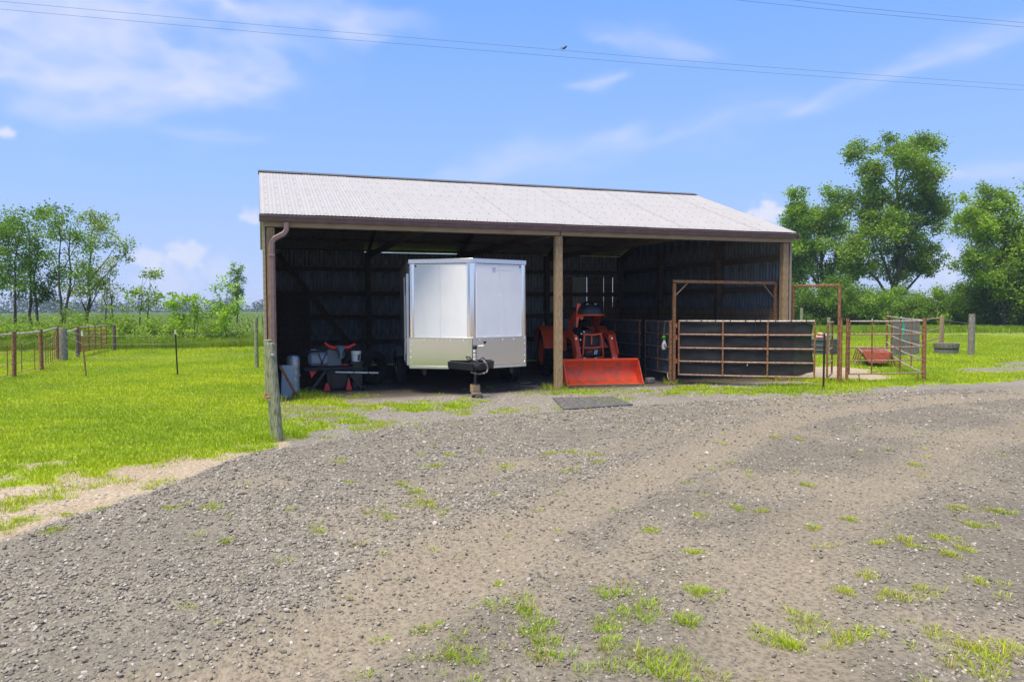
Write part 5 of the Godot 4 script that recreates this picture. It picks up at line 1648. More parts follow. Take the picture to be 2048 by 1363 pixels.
	var fm := MB.new()
	for z in [-0.27, -1.17]: fm.box(Vector3(-hw - 0.02, 1.42, z), Vector3(0.045, 1.78, 0.035), Basis(), 0.004)
	for y in [0.55, 2.29]: fm.box(Vector3(-hw - 0.02, y, -0.72), Vector3(0.045, 0.035, 0.86), Basis(), 0.004)
	part(door, "door_frame", fm, M.alu_satin)
	var hd := MB.new()
	hd.tube([Vector3(-hw - 0.06, 0.75, -0.32), Vector3(-hw - 0.06, 1.9, -0.32)], 0.012, 8)
	hd.box(Vector3(-hw - 0.05, 1.02, -0.36), Vector3(0.05, 0.05, 0.12), Basis(), 0.006)
	part(door, "lock_bar", hd, M.chrome)
	# fenders, axles, wheels
	for sg in [-1.0, 1.0]:
		var fd := MB.new()
		fd.box(Vector3(sg * (hw + 0.1), 0.86, -2.25), Vector3(0.22, 0.03, 1.75), Basis(), 0.01)
		fd.box(Vector3(sg * (hw + 0.1), 0.75, -1.35), Vector3(0.22, 0.24, 0.03), Basis(Vector3.RIGHT, -0.35), 0.01)
		part(t, "fender", fd, M.black_steel)
		for z in [-1.83, -2.67]:
			var ty := MB.new()
			var b := Basis(Vector3.BACK, PI / 2)
			ty.lathe([Vector2(0.19, -0.1), Vector2(0.32, -0.105), Vector2(0.352, -0.07), Vector2(0.36, 0.0), Vector2(0.352, 0.07), Vector2(0.32, 0.105), Vector2(0.19, 0.1)], Vector3(sg * (hw + 0.09), 0.36, z), b, 24)
			var wh := part(t, "wheel", ty, M.rubber)
			var rm := MB.new()
			rm.lathe([Vector2(0.0, 0.07), Vector2(0.06, 0.07), Vector2(0.17, 0.03), Vector2(0.19, 0.09), Vector2(0.195, -0.09), Vector2(0.0, -0.05)], Vector3(sg * (hw + 0.09), 0.36, z), b, 18)
			part(wh, "rim", rm, M.alu_satin)
	# frame and tongue
	var fr := MB.new()
	for x in [-0.85, 0.85]: fr.box(Vector3(x, 0.42, -1.9), Vector3(0.06, 0.12, 3.8))
	for z in [-1.83, -2.67]: fr.box(Vector3(0, 0.36, z), Vector3(2.1, 0.07, 0.07))
	part(t, "chassis", fr, M.black_steel)
	var ag := MB.new()
	for sg in [-1.0, 1.0]:
		ag.bar(Vector3(sg * 0.8, 0.57, -0.4), Vector3(sg * 0.05, 0.57, 1.0), 0.06, 0.13, 0.006)
	ag.box(Vector3(0, 0.575, 0.29), Vector3(0.86, 0.17, 0.06), Basis(), 0.01)
	part(t, "tongue", ag, M.black_steel)
	var cpl := MB.new()
	cpl.box(Vector3(0, 0.6, 1.06), Vector3(0.11, 0.1, 0.26), Basis(), 0.02)
	cpl.box(Vector3(0, 0.665, 1.05), Vector3(0.05, 0.05, 0.14), Basis(), 0.012)
	cpl.lathe([Vector2(0.0, -0.04), Vector2(0.05, -0.04), Vector2(0.062, 0.0), Vector2(0.05, 0.045), Vector2(0.0, 0.05)], Vector3(0, 0.6, 1.18), Basis(), 14)
	part(t, "coupler", cpl, M.black_steel)
	var jk := MB.new()
	jk.tube([Vector3(0, 0.52, 0.86), Vector3(0, 0.93, 0.86)], 0.032, 14)
	jk.lathe([Vector2(0.0, 0.965), Vector2(0.03, 0.96), Vector2(0.04, 0.94), Vector2(0.04, 0.9), Vector2(0.033, 0.9)], Vector3(0, 0, 0.86), Basis(), 14)
	jk.box(Vector3(0, 0.64, 0.86), Vector3(0.15, 0.02, 0.13), Basis(), 0.004)
	var jack := part(t, "jack", jk, M.black_steel)
	var leg := MB.new()
	leg.tube([Vector3(0, 0.245, 0.86), Vector3(0, 0.53, 0.86)], 0.026, 12)
	leg.box(Vector3(0, 0.248, 0.86), Vector3(0.13, 0.012, 0.13), Basis(), 0.003)
	part(jack, "jack_leg", leg, M.engine)
	for k in 3:
		var dc := MB.new()
		dc.lathe([Vector2(0.0332, 0.0), Vector2(0.0332, [0.055, 0.05, 0.05][k])], Vector3(0, [0.69, 0.76, 0.83][k], 0.86), Basis(Vector3.UP, -0.9), 10, 1.9)
		var dcp := part(jack, "warning_label", dc, M.bucket_white)
		var mark := MB.new()
		mark.box(Vector3(-0.004 + 0.004 * k, [0.718, 0.784, 0.856][k], 0.894), Vector3(0.016, 0.022, 0.001))
		part(dcp, "label_mark", mark, M.black_steel)
	var cr := MB.new()
	cr.tube([Vector3(0.03, 0.945, 0.86), Vector3(0.16, 0.945, 0.87), Vector3(0.178, 0.955, 0.875), Vector3(0.182, 0.985, 0.875)], 0.007, 8)
	var crank := part(jack, "crank", cr, M.chrome)
	var kb := MB.new()
	kb.lathe([Vector2(0.008, 0.98), Vector2(0.014, 0.99), Vector2(0.034, 1.02), Vector2(0.03, 1.03), Vector2(0.0, 1.032)], Vector3(0.182, 0, 0.875), Basis(), 12)
	part(crank, "knob", kb, M.plastic_black)
	# safety chain: single links along two loops
	var path := []
	for k in 30:
		var q := k / 29.0
		path.append(Vector3(0.15 + 0.07 * sin(q * PI), 0.68 - 0.28 * q, 0.95 + 0.02 * sin(q * 9.0)) if q < 0.72 else Vector3(0.205 - (q - 0.72) * 1.05, 0.478 - 0.035 * sin((q - 0.72) / 0.28 * PI), 0.97))
	var ch := MB.new()
	for k in 29:
		var a: Vector3 = path[k]
		var b: Vector3 = path[k + 1]
		var y := (b - a).normalized()
		var x := y.cross(Vector3(0.3, 0.2, 1)).normalized().rotated(y, PI / 2 if k % 2 else 0.0)
		var ring := []
		for j in 11:
			var q := TAU * j / 10.0
			ring.append((a + b) * 0.5 + y * cos(q) * 0.021 + x * sin(q) * 0.012)
		ch.tube(ring, 0.0042, 5, false)
	part(t, "safety_chain", ch, M.chain)
	pipe(t, "wiring_cable", [Vector3(-0.02, 0.66, 0.8), Vector3(-0.1, 0.74, 0.84), Vector3(-0.165, 0.755, 0.88), Vector3(-0.15, 0.71, 0.93), Vector3(-0.04, 0.685, 0.98), Vector3(0.06, 0.7, 0.99), Vector3(0.13, 0.74, 0.96), Vector3(0.17, 0.7, 0.94)], 0.011, M.rubber, 7)
	# blocking under the jack
	var jp: Vector3 = t.transform * Vector3(0, 0, 0.86)
	var woods := [["dark offcut at the bottom of the blocking under the trailer jack", Vector3(0.13, 0.05, 0.2), Vector3(0.03, 0.027, 0.04), 0.3], ["weathered flat board in the middle of the jack blocking", Vector3(0.19, 0.045, 0.16), Vector3(0.015, 0.0765, 0.03), -0.25], ["upright tan wood block directly under the trailer jack", Vector3(0.15, 0.14, 0.13), Vector3(0.0, 0.1705, 0.0), 0.12]]
	for k in 3:
		var w := MB.new()
		w.box(Vector3.ZERO, woods[k][1], Basis(Vector3.UP, woods[k][3]), 0.008)
		var o := part(self, "wood_block", w, [M.aged_h, M.grey_v, M.wood_h][k], jp + woods[k][2])
		tag(o, woods[k][0], "block", "blocking under the trailer jack")

# ------------------------------------------------------------------ tractor
func wheel(parent: Node, at: Vector3, r: float, w: float, lugs: int) -> void:
	var b := Basis(Vector3.BACK, PI / 2)
	var ty := MB.new()
	var h := w * 0.5
	ty.lathe([Vector2(r * 0.55, -h * 0.9), Vector2(r * 0.85, -h), Vector2(r * 0.93, -h * 0.8), Vector2(r * 0.95, 0), Vector2(r * 0.93, h * 0.8), Vector2(r * 0.85, h), Vector2(r * 0.55, h * 0.9)], at, b, 26)
	for k in lugs:
		var q := TAU * k / lugs
		for s in [-1.0, 1.0]:
			var rot := Basis(Vector3.RIGHT, q + (0.5 * TAU / lugs if s > 0 else 0.0))
			ty.box(at + rot * Vector3(s * h * 0.45, r * 0.965, 0), Vector3(h * 0.95, r * 0.07, r * 0.07), rot * Basis(Vector3.UP, s * 0.6))
	var wh := part(parent, "wheel", ty, M.rubber)
	var rm := MB.new()
	for s in [-1.0, 1.0]:
		rm.lathe([Vector2(0.0, h * 0.5 * s), Vector2(r * 0.16, h * 0.5 * s), Vector2(r * 0.2, h * 0.3 * s), Vector2(r * 0.42, h * 0.25 * s), Vector2(r * 0.5, h * 0.75 * s), Vector2(r * 0.57, h * 0.92 * s)], at, b, 22)
	part(wh, "rim", rm, M.orange)

func build_tractor() -> void:
	var t := thing("tractor", "orange compact tractor with front loader bucket and raised hood", "tractor", Vector3(6.72, 0, -0.45), deg_to_rad(-8.8))
	var hw := 0.83
	# bucket: curved shell open to the front
	var prof := [Vector2(0.0, 0.022), Vector2(-0.14, 0.024), Vector2(-0.3, 0.04), Vector2(-0.4, 0.09), Vector2(-0.46, 0.2), Vector2(-0.47, 0.34), Vector2(-0.44, 0.46), Vector2(-0.4, 0.52)]
	var bk := MB.new()
	var rows := []
	var outer := []
	for p in prof:
		var row := []
		var row2 := []
		for k in 13:
			var x := lerpf(-hw, hw, k / 12.0)
			row.append(Vector3(x, p.y, p.x))
			row2.append(Vector3(-x, p.y - 0.014, p.x - 0.014))
		rows.append(row)
		outer.append(row2)
	rows.reverse()
	outer.reverse()
	bk.sheet(rows)
	bk.sheet(outer)
	var bucket := part(t, "bucket", bk, M.orange_worn)
	for sg in [-1.0, 1.0]:
		var poly := PackedVector2Array()
		for p in prof: poly.append(p)
		poly.append(Vector2(-0.32, 0.5))
		poly.append(Vector2(-0.05, 0.1))
		var sp := MB.new()
		sp.prism(poly, 0.016, Transform3D(Basis(Vector3(0, 0, 1), Vector3.UP, Vector3(-1, 0, 0)), Vector3(sg * hw + 0.008, 0, 0)))
		part(bucket, "side_plate", sp, M.orange_worn)
	var lip := MB.new()
	lip.box(Vector3(0, 0.52, -0.385), Vector3(hw * 2.0 + 0.02, 0.04, 0.06), Basis(Vector3.RIGHT, 0.5), 0.006)
	part(bucket, "top_lip", lip, M.orange)
	var edge := MB.new()
	edge.box(Vector3(0, 0.016, 0.02), Vector3(hw * 2.0 + 0.03, 0.022, 0.13), Basis(), 0.003)
	part(bucket, "cutting_edge", edge, M.earthy)
	var hooks := MB.new()
	for x in [-0.35, -0.1, 0.3]: hooks.box(Vector3(x, 0.555, -0.42), Vector3(0.05, 0.035, 0.05), Basis(), 0.008)
	part(bucket, "hook", hooks, M.galv)
	# loader arms, knee plates, cylinders
	for sg in [-1.0, 1.0]:
		var x: float = sg * 0.41
		var ar := MB.new()
		ar.bar(Vector3(x, 0.28, -0.5), Vector3(x, 1.0, -0.98), 0.075, 0.13, 0.01, Vector3.RIGHT)
		ar.bar(Vector3(x, 0.97, -0.93), Vector3(x, 1.06, -1.95), 0.14, 0.075, 0.01, Vector3.RIGHT)
		var arm := part(t, "loader_arm", ar, M.orange)
		var kn := MB.new()
		kn.prism(PackedVector2Array([Vector2(-0.7, 0.55), Vector2(-0.58, 0.66), Vector2(-0.86, 1.06), Vector2(-1.06, 1.13), Vector2(-1.3, 1.12), Vector2(-1.3, 0.95), Vector2(-1.05, 0.9), Vector2(-0.9, 0.62), Vector2(-0.84, 0.5)]), 0.016, Transform3D(Basis(Vector3(0, 0, 1), Vector3.UP, Vector3(-1, 0, 0)), Vector3(x + sg * 0.055 + 0.008, 0, 0)))
		part(arm, "knee_plate", kn, M.orange)
		var cy := MB.new()
		cy.tube([Vector3(x + sg * 0.02, 0.9, -1.45), Vector3(x + sg * 0.02, 0.66, -0.86)], 0.032, 10)
		cy.tube([Vector3(x + sg * 0.02, 0.66, -0.86), Vector3(x + sg * 0.02, 0.45, -0.58)], 0.016, 8)
		part(arm, "cylinder", cy, M.engine)
		var pin := MB.new()
		pin.lathe([Vector2(0.0, 0.03), Vector2(0.024, 0.03), Vector2(0.024, 0.0)], Vector3(x, 0.96, -0.9), Basis(Vector3.RIGHT, PI / 2), 10)
		part(arm, "pivot_pin", pin, M.chrome)
		var tw := MB.new()
		tw.box(Vector3(x, 0.78, -2.0), Vector3(0.1, 0.62, 0.2), Basis(), 0.01)
		part(t, "loader_tower", tw, M.orange)
	# brush guard in front of the radiator
	var gd := MB.new()
	for sg in [-1.0, 1.0]:
		gd.tube([Vector3(sg * 0.25, 0.52, -1.0), Vector3(sg * 0.235, 0.62, -0.96), Vector3(sg * 0.2, 1.0, -0.98), Vector3(sg * 0.16, 1.06, -1.02)], 0.024, 8)
	gd.tube([Vector3(-0.215, 1.05, -1.0), Vector3(0.0, 1.035, -0.95), Vector3(0.215, 1.065, -1.0)], 0.026, 8)
	gd.tube([Vector3(-0.22, 0.75, -0.965), Vector3(0.0, 0.745, -0.93), Vector3(0.22, 0.77, -0.965)], 0.024, 8)
	gd.tube([Vector3(-0.25, 0.53, -1.0), Vector3(0.0, 0.5, -0.95), Vector3(0.25, 0.54, -1.0)], 0.026, 8)
	gd.box(Vector3(-0.02, 0.92, -1.02), Vector3(0.03, 0.2, 0.03))
	part(t, "brush_guard", gd, M.orange)
	var lb := MB.new()
	lb.box(Vector3(0, 0.64, -1.02), Vector3(0.36, 0.16, 0.02), Basis(), 0.004)
	var lbp := part(t, "grille_label_plate", lb, M.black_steel)
	var dc := MB.new()
	dc.box(Vector3(-0.07, 0.66, -1.006), Vector3(0.14, 0.05, 0.004), Basis(Vector3.BACK, 0.2))
	part(lbp, "orange_flash", dc, M.bunk_red)
	var dw := MB.new()
	dw.box(Vector3(0.06, 0.65, -1.006), Vector3(0.03, 0.1, 0.004), Basis(Vector3.BACK, -0.25))
	dw.box(Vector3(0.1, 0.65, -1.006), Vector3(0.025, 0.1, 0.004), Basis(Vector3.BACK, -0.25))
	part(lbp, "white_flash", dw, M.bucket_white)
	# engine bay
	var en := MB.new()
	en.box(Vector3(0, 0.78, -1.55), Vector3(0.42, 0.5, 0.75), Basis(), 0.03)
	en.box(Vector3(-0.05, 1.08, -1.45), Vector3(0.26, 0.12, 0.4), Basis(), 0.02)
	en.tube([Vector3(-0.2, 1.05, -1.2), Vector3(-0.23, 1.12, -1.35), Vector3(-0.16, 1.16, -1.5)], 0.04, 10)
	part(t, "engine", en, M.engine)
	var bat := MB.new()
	bat.box(Vector3(0, 0.78, -1.12), Vector3(0.4, 0.42, 0.05), Basis(), 0.01)
	part(t, "radiator", bat, M.black_steel)
	var hose := MB.new()
	for k in 4: hose.tube([Vector3(-0.3 + 0.03 * k, 0.72, -1.05), Vector3(-0.33 + 0.04 * k, 0.98 + 0.03 * k, -1.1), Vector3(-0.24 + 0.05 * k, 1.1, -1.3)], 0.012, 6)
	part(t, "hose", hose, M.rubber)
	var fit := MB.new()
	for p in [Vector3(-0.26, 1.06, -1.0), Vector3(-0.18, 1.1, -1.06), Vector3(-0.28, 0.93, -1.0), Vector3(-0.2, 0.92, -1.0), Vector3(-0.3, 0.76, -0.98)]: fit.box(p, Vector3(0.05, 0.028, 0.03), Basis(Vector3.BACK, p.x * 3.0), 0.006)
	part(t, "hose_fitting", fit, M.chrome)
	# hood tipped up, its nose in the air
	var hinge := Vector3(-0.03, 1.22, -1.85)
	var tilt := Basis(Vector3.RIGHT, -deg_to_rad(-24.0)).inverse()
	var hood_rows := []
	var side_rows := [[], []]
	for k in 9:
		var v := k / 8.0
		var z := lerpf(0.0, 0.82, v)
		var w := 0.31 * (1.0 - 0.12 * v * v)
		var h := 0.36 * (1.0 - 0.28 * v * v * v)
		var row := []
		for j in 13:
			var q := PI * (0.14 + 0.72 * j / 12.0)
			row.append(hinge + tilt * Vector3(-cos(q) * w * 1.02, h * (0.25 + 0.75 * pow(sin(q), 0.7)) - 0.1, z))
		hood_rows.append(row)
		for si in 2:
			var sg: float = [-1.0, 1.0][si]
			side_rows[si].append([row[0 if si == 0 else 12] , hinge + tilt * Vector3(sg * w * 1.0, h * 0.16 - 0.1, z), hinge + tilt * Vector3(sg * w * 0.99, -0.1 - 0.16 * (1.0 - v), z)])
	var hd := MB.new()
	hd.sheet(hood_rows)
	# rounded black nose closing the front
	var nc := hinge + tilt * Vector3(0, 0.0, 0.78)
	var nrows := []
	for k in 8:
		var e := PI * 0.5 * k / 7.0
		var row := []
		for j in 17:
			var q := PI * j / 16.0
			row.append(nc + Vector3(-cos(q) * 0.325 * cos(e * 0.93), sin(e) * 0.29 - 0.05, sin(q) * 0.24 * cos(e * 0.93)))
		nrows.append(row)
	nrows.reverse()
	hd.sheet(nrows)
	var hood := part(t, "hood", hd, M.plastic_black)
	for si in 2:
		var sd := MB.new()
		sd.sheet(side_rows[si])
		part(hood, "side_panel", sd, M.orange)
	var rim_pts := []
	for j in 17: rim_pts.append(nrows[7][j] + Vector3(0, -0.012, 0.0))
	var rim := MB.new()
	rim.tube(rim_pts, 0.02, 8)
	part(hood, "nose_rim", rim, M.orange)
	var ck := MB.new()
	ck.prism(PackedVector2Array([Vector2(-0.31, 0.18), Vector2(-0.2, 0.14), Vector2(-0.14, 0.0), Vector2(-0.17, -0.17), Vector2(-0.21, -0.2), Vector2(-0.26, -0.13), Vector2(-0.31, -0.36), Vector2(-0.34, -0.34), Vector2(-0.33, 0.0)]), 0.03, Transform3D(Basis(Vector3.UP, 0.12), hinge + tilt * Vector3(0, 0.02, 0.8)))
	part(hood, "cheek_panel", ck, M.orange)
	var lamps := MB.new()
	for x in [-0.09, 0.09]: lamps.box(nc + Vector3(x, 0.175, 0.135), Vector3(0.06, 0.02, 0.03), tilt, 0.006)
	part(hood, "headlight", lamps, M.lens)
	# running gear, fenders, seat
	for sg in [-1.0, 1.0]:
		wheel(t, Vector3(sg * 0.5, 0.33, -1.5), 0.33, 0.24, 16)
		wheel(t, Vector3(sg * 0.62, 0.55, -2.85), 0.55, 0.34, 20)
		var fr := []
		for k in 11:
			var q := lerpf(0.2, PI * 0.86, k / 10.0)
			var row := []
			for x in [0.38, 0.4, 0.72, 0.82, 0.84]:
				var rr: float = 0.66 - (0.05 if x < 0.39 or x > 0.83 else 0.0)
				row.append(Vector3(sg * x, 0.55 + sin(q) * rr * 0.98, -2.85 + cos(q) * rr))
			if sg < 0: row.reverse()
			fr.append(row)
		var fd := MB.new()
		fd.sheet(fr)
		part(t, "fender", fd, M.orange)
		var fl := MB.new()
		fl.box(Vector3(sg * 0.5, 0.5, -2.1), Vector3(0.34, 0.025, 0.5), Basis(), 0.005)
		part(t, "foot_board", fl, M.black_steel)
	var ax := MB.new()
	ax.box(Vector3(0, 0.34, -1.5), Vector3(0.8, 0.12, 0.14), Basis(), 0.02)
	ax.box(Vector3(0, 0.5, -2.2), Vector3(0.34, 0.36, 1.6), Basis(), 0.03)
	ax.box(Vector3(0, 0.55, -2.85), Vector3(0.95, 0.2, 0.24), Basis(), 0.03)
	part(t, "axle_housing", ax, M.engine)
	var seat := MB.new()
	seat.box(Vector3(0, 0.98, -2.75), Vector3(0.46, 0.1, 0.44), Basis(), 0.04)
	seat.box(Vector3(0, 1.2, -2.98), Vector3(0.44, 0.42, 0.09), Basis(Vector3.RIGHT, -0.15), 0.04)
	part(t, "seat", seat, M.plastic_black)
	var dash := MB.new()
	dash.box(Vector3(0, 0.98, -2.02), Vector3(0.4, 0.36, 0.16), Basis(), 0.03)
	part(t, "dash", dash, M.plastic_black)
	var sw := MB.new()
	var ring := []
	for k in 21: ring.append(Vector3(0, 1.22, -2.2) + Basis(Vector3.RIGHT, 0.6) * Vector3(cos(TAU * k / 20.0) * 0.17, 0, sin(TAU * k / 20.0) * 0.17))
	sw.tube(ring, 0.014, 7, false)
	part(t, "steering_wheel", sw, M.plastic_black)
	var rl := MB.new()
	rl.lathe([Vector2(0.0, 0.09), Vector2(0.02, 0.09), Vector2(0.022, 0.0), Vector2(0.0, 0.0)], Vector3(-0.74, 1.21, -2.7), Basis(), 10)
	part(t, "turn_signal", rl, M.pale_rail)

# ------------------------------------------------------------------ things in the left bay
func build_left_clutter() -> void:
	# roping dummy: steer head with red horns on a dark sled
	var t := thing("roping_dummy", "plastic steer head roping dummy with red horns on black sled", "roping dummy", Vector3(1.38, 0, -1.75), 0.0)
	var hd := MB.new()
	var rows := []
	for s in [[0.905, 0.062, 0.06], [0.89, 0.085, 0.08], [0.84, 0.082, 0.09], [0.79, 0.066, 0.085], [0.74, 0.042, 0.07], [0.7, 0.036, 0.06], [0.665, 0.046, 0.06], [0.65, 0.04, 0.05]]:
		var row := []
		for k in 14:
			var q := -TAU * k / 14.0
			row.append(Vector3(cos(q) * s[1], s[0], 0.3 + (0.9 - s[0]) * 0.3 + sin(q) * s[2]))
		rows.append(row)
	rows.reverse()
	hd.sheet(rows, true)
	for k in 14: hd.tri(rows[7][k], rows[7][(k + 1) % 14], Vector3(0, 0.915, 0.3), Vector3.UP)
	part(t, "head", hd, M.grey_plastic)
	for sg in [-1.0, 1.0]:
		var hn := MB.new()
		hn.tube([Vector3(sg * 0.06, 0.865, 0.3), Vector3(sg * 0.13, 0.862, 0.3), Vector3(sg * 0.21, 0.89, 0.3), Vector3(sg * 0.27, 0.93, 0.3), Vector3(sg * 0.3, 0.97 - 0.03 * (sg + 1), 0.3)], [0.033, 0.033, 0.03, 0.025, 0.019], 10)
		part(t, "horn", hn, M.red_plastic)
	var bd := MB.new()
	bd.tube([Vector3(0, 0.72, 0.22), Vector3(0, 0.7, 0.0), Vector3(0, 0.66, -0.4), Vector3(0, 0.62, -0.9)], [0.1, 0.16, 0.19, 0.17], 14)
	part(t, "body", bd, M.plastic_black)
	var nk := MB.new()
	nk.box(Vector3(-0.12, 0.66, 0.2), Vector3(0.3, 0.36, 0.08), Basis(), 0.03)
	part(t, "chest_plate", nk, M.grey_plastic)
	var dk := MB.new()
	dk.box(Vector3(-0.22, 0.46, 0.05), Vector3(1.0, 0.06, 0.5), Basis(), 0.02)
	part(t, "deck", dk, M.plastic_black)
	var top := MB.new()
	top.tube([Vector3(-0.72, 0.47, 0.32), Vector3(-0.68, 0.435, 0.34), Vector3(-0.2, 0.43, 0.34), Vector3(0.5, 0.44, 0.33), Vector3(0.54, 0.36, 0.33)], 0.018, 8)
	part(t, "deck_rail", top, M.black_steel)
	for sg in [-1.0, 1.0]:
		var lg := MB.new()
		lg.bar(Vector3(-0.08 + sg * 0.2, 0.42, 0.28), Vector3(-0.08 + sg * 0.5, 0.03, 0.34), 0.06, 0.045, 0.006, Vector3.BACK)
		lg.bar(Vector3(-0.08 + sg * 0.3, 0.42, -0.35), Vector3(-0.08 + sg * 0.45, 0.03, -0.4), 0.05, 0.045, 0.006, Vector3.BACK)
		part(t, "leg", lg, M.black_steel)
		var ft := MB.new()
		ft.prism(PackedVector2Array([Vector2(-0.065, 0.02), Vector2(0.06, 0.02), Vector2(0.02, 0.17), Vector2(-0.005, 0.28 if sg > 0 else 0.17), Vector2(-0.03, 0.17)]), 0.03, Transform3D(Basis(), Vector3(-0.06 + sg * 0.21, 0, 0.36)))
		part(t, "foot_wedge", ft, M.red_plastic)
		var sk := MB.new()
		sk.tube([Vector3(-0.08 + sg * 0.52, 0.08, 0.5), Vector3(-0.08 + sg * 0.52, 0.025, 0.36), Vector3(-0.08 + sg * 0.52, 0.022, -0.6)], 0.022, 8)
		part(t, "runner", sk, M.black_steel)
	var w2 := MB.new()
	w2.prism(PackedVector2Array([Vector2(-0.6, 0.42), Vector2(-0.46, 0.42), Vector2(-0.57, 0.27)]), 0.03, Transform3D(Basis(), Vector3(0, 0, 0.3)))
	part(t, "red_gusset", w2, M.red_plastic)
	var ap := MB.new()
	ap.box(Vector3(-0.06, 0.22, 0.2), Vector3(0.42, 0.38, 0.03), Basis(), 0.01)
	part(t, "apron", ap, M.plastic_black)
	var rg := MB.new()
	var ring := []
	for k in 17: ring.append(Vector3(0.1 + cos(TAU * k / 16.0) * 0.07, 0.512, 0.2 + sin(TAU * k / 16.0) * 0.045))
	rg.tube(ring, 0.014, 7, false)
	var o := part(self, "red_ring", rg, M.red_plastic, t.position)
	tag(o, "small red ring lying on the roping dummy's deck", "ring")
	# white bar in front
	var bar := thing("white_bar", "long white bar leaning low across the roping dummy's legs", "bar", Vector3(1.38, 0, -1.3))
	for k in 3:
		var mb := MB.new()
		var x0: float = [-0.12, 0.25, 0.53][k]
		var x1: float = [0.23, 0.51, 0.72][k]
		mb.tube([Vector3(x0, 0.385 - x0 * 0.05, 0), Vector3(x1, 0.385 - x1 * 0.05, 0)], 0.016, 8)
		part(bar, "length", mb, M.bucket_white)
	var jo := MB.new()
	jo.tube([Vector3(-0.28, 0.37, 0), Vector3(-0.2, 0.4, 0), Vector3(0.74, 0.35, 0)], 0.012, 8)
	part(bar, "core", jo, M.black_steel)
	var stand := MB.new()
	for x in [-0.2, 0.7]: stand.tube([Vector3(x, 0.39 - x * 0.04, 0), Vector3(x + 0.02, 0.0, 0.02)], 0.01, 6)
	part(bar, "prop", stand, M.black_steel)
	# bucket hooked on a peg beside the head
	var bu := thing("white_bucket", "white plastic bucket with teal print beside the steer head", "bucket", Vector3(1.69, 0, -1.5))
	var mb2 := MB.new()
	mb2.lathe([Vector2(0.0, 0.57), Vector2(0.082, 0.57), Vector2(0.098, 0.76), Vector2(0.104, 0.765), Vector2(0.104, 0.785), Vector2(0.094, 0.785), Vector2(0.08, 0.585), Vector2(0.0, 0.58)], Vector3.ZERO, Basis(), 24)
	var bp := part(bu, "pail", mb2, M.bucket_white)
	var pr := MB.new()
	pr.lathe([Vector2(0.0855, 0.6), Vector2(0.096, 0.72)], Vector3.ZERO, Basis(Vector3.UP, -0.62), 8, 0.75)
	var prp := part(bp, "print", pr, M.label_teal)
	for k in 3:
		var st := MB.new()
		st.box(Vector3(0.066 + 0.004 * k, 0.625 + 0.035 * k, 0.064 + 0.003 * k), Vector3(0.028, 0.007, 0.003), Basis(Vector3.UP, 0.8))
		part(prp, "print_line", st, M.bucket_white)
	var bh := MB.new()
	var hp := []
	for k in 11: hp.append(Vector3(cos(PI * k / 10.0) * 0.106, 0.76 - sin(PI * k / 10.0) * 0.05, 0.02 + sin(PI * k / 10.0) * 0.098))
	bh.tube(hp, 0.004, 5)
	part(bu, "handle", bh, M.chrome)
	var peg := MB.new()
	peg.box(Vector3(0, 0.545, 0.0), Vector3(0.26, 0.045, 0.3), Basis(), 0.006)
	peg.box(Vector3(0.02, 0.27, -0.05), Vector3(0.2, 0.51, 0.18), Basis(), 0.01)
	var pg := part(self, "black_crate", peg, M.plastic_black, Vector3(1.69, 0.012, -1.5))
	pg.mesh = peg.mesh()
	tag(pg, "tall black crate under the white bucket", "crate")
	# pale tank on the deck
	var tk := thing("spray_tank", "blue grey plastic tank strapped beside the roping dummy", "tank", Vector3(0.98, 0, -1.68))
	var tm := MB.new()
	tm.box(Vector3(0, 0.635, 0), Vector3(0.42, 0.27, 0.32), Basis(), 0.06)
	tm.lathe([Vector2(0.05, 0.0), Vector2(0.05, 0.04), Vector2(0.0, 0.045)], Vector3(-0.1, 0.765, 0), Basis(), 12)
	part(tk, "tank", tm, M.tank_plastic)
	var lid := MB.new()
	lid.lathe([Vector2(0.055, 0.0), Vector2(0.055, 0.025), Vector2(0.0, 0.03)], Vector3(-0.1, 0.8, 0), Basis(), 14)
	part(tk, "lid", lid, M.bucket_white)
	for k in 2:
		var sp := MB.new()
		sp.bar(Vector3([-0.02, 0.14][k], 0.76, 0.172), Vector3([0.06, 0.02][k], 0.52, 0.172), 0.022, 0.008, 0.0, Vector3.BACK)
		part(tk, "strap", sp, M.black_steel)
	var arm := MB.new()
	arm.tube([Vector3(-0.3, 0.72, 0.1), Vector3(-0.22, 0.79, 0.12), Vector3(-0.05, 0.8, 0.15), Vector3(0.2, 0.82, 0.12), Vector3(0.24, 0.52, 0.1)], 0.022, 8)
	part(tk, "frame", arm, M.black_steel)
	# galvanised cans
	var can := thing("galvanised_can", "tall galvanised can with ribs by the shed's left post", "can", Vector3(0.46, 0, -1.05))
	var cm := MB.new()
	cm.lathe([Vector2(0.0, 0.01), Vector2(0.115, 0.01), Vector2(0.118, 0.36), Vector2(0.126, 0.37), Vector2(0.126, 0.39), Vector2(0.118, 0.4), Vector2(0.12, 0.68), Vector2(0.1, 0.74), Vector2(0.05, 0.76), Vector2(0.0, 0.76)], Vector3.ZERO, Basis(), 22)
	part(can, "shell", cm, M.galv)
	var cl := MB.new()
	cl.lathe([Vector2(0.122, 0.35), Vector2(0.132, 0.36), Vector2(0.132, 0.385), Vector2(0.122, 0.395)], Vector3.ZERO, Basis(), 22)
	part(can, "band", cl, M.galv)
	var sh := MB.new()
	sh.box(Vector3(0, 0.3, 0), Vector3(0.2, 0.6, 0.012), Basis(Vector3.BACK, -0.06) * Basis(Vector3.RIGHT, -0.12), 0.003)
	tag(part(self, "metal_sheet", sh, M.sheet_blue, Vector3(0.33, 0.0, -0.62)), "pale blue sheet metal piece leaning on the ribbed can", "sheet")
	var ld := MB.new()
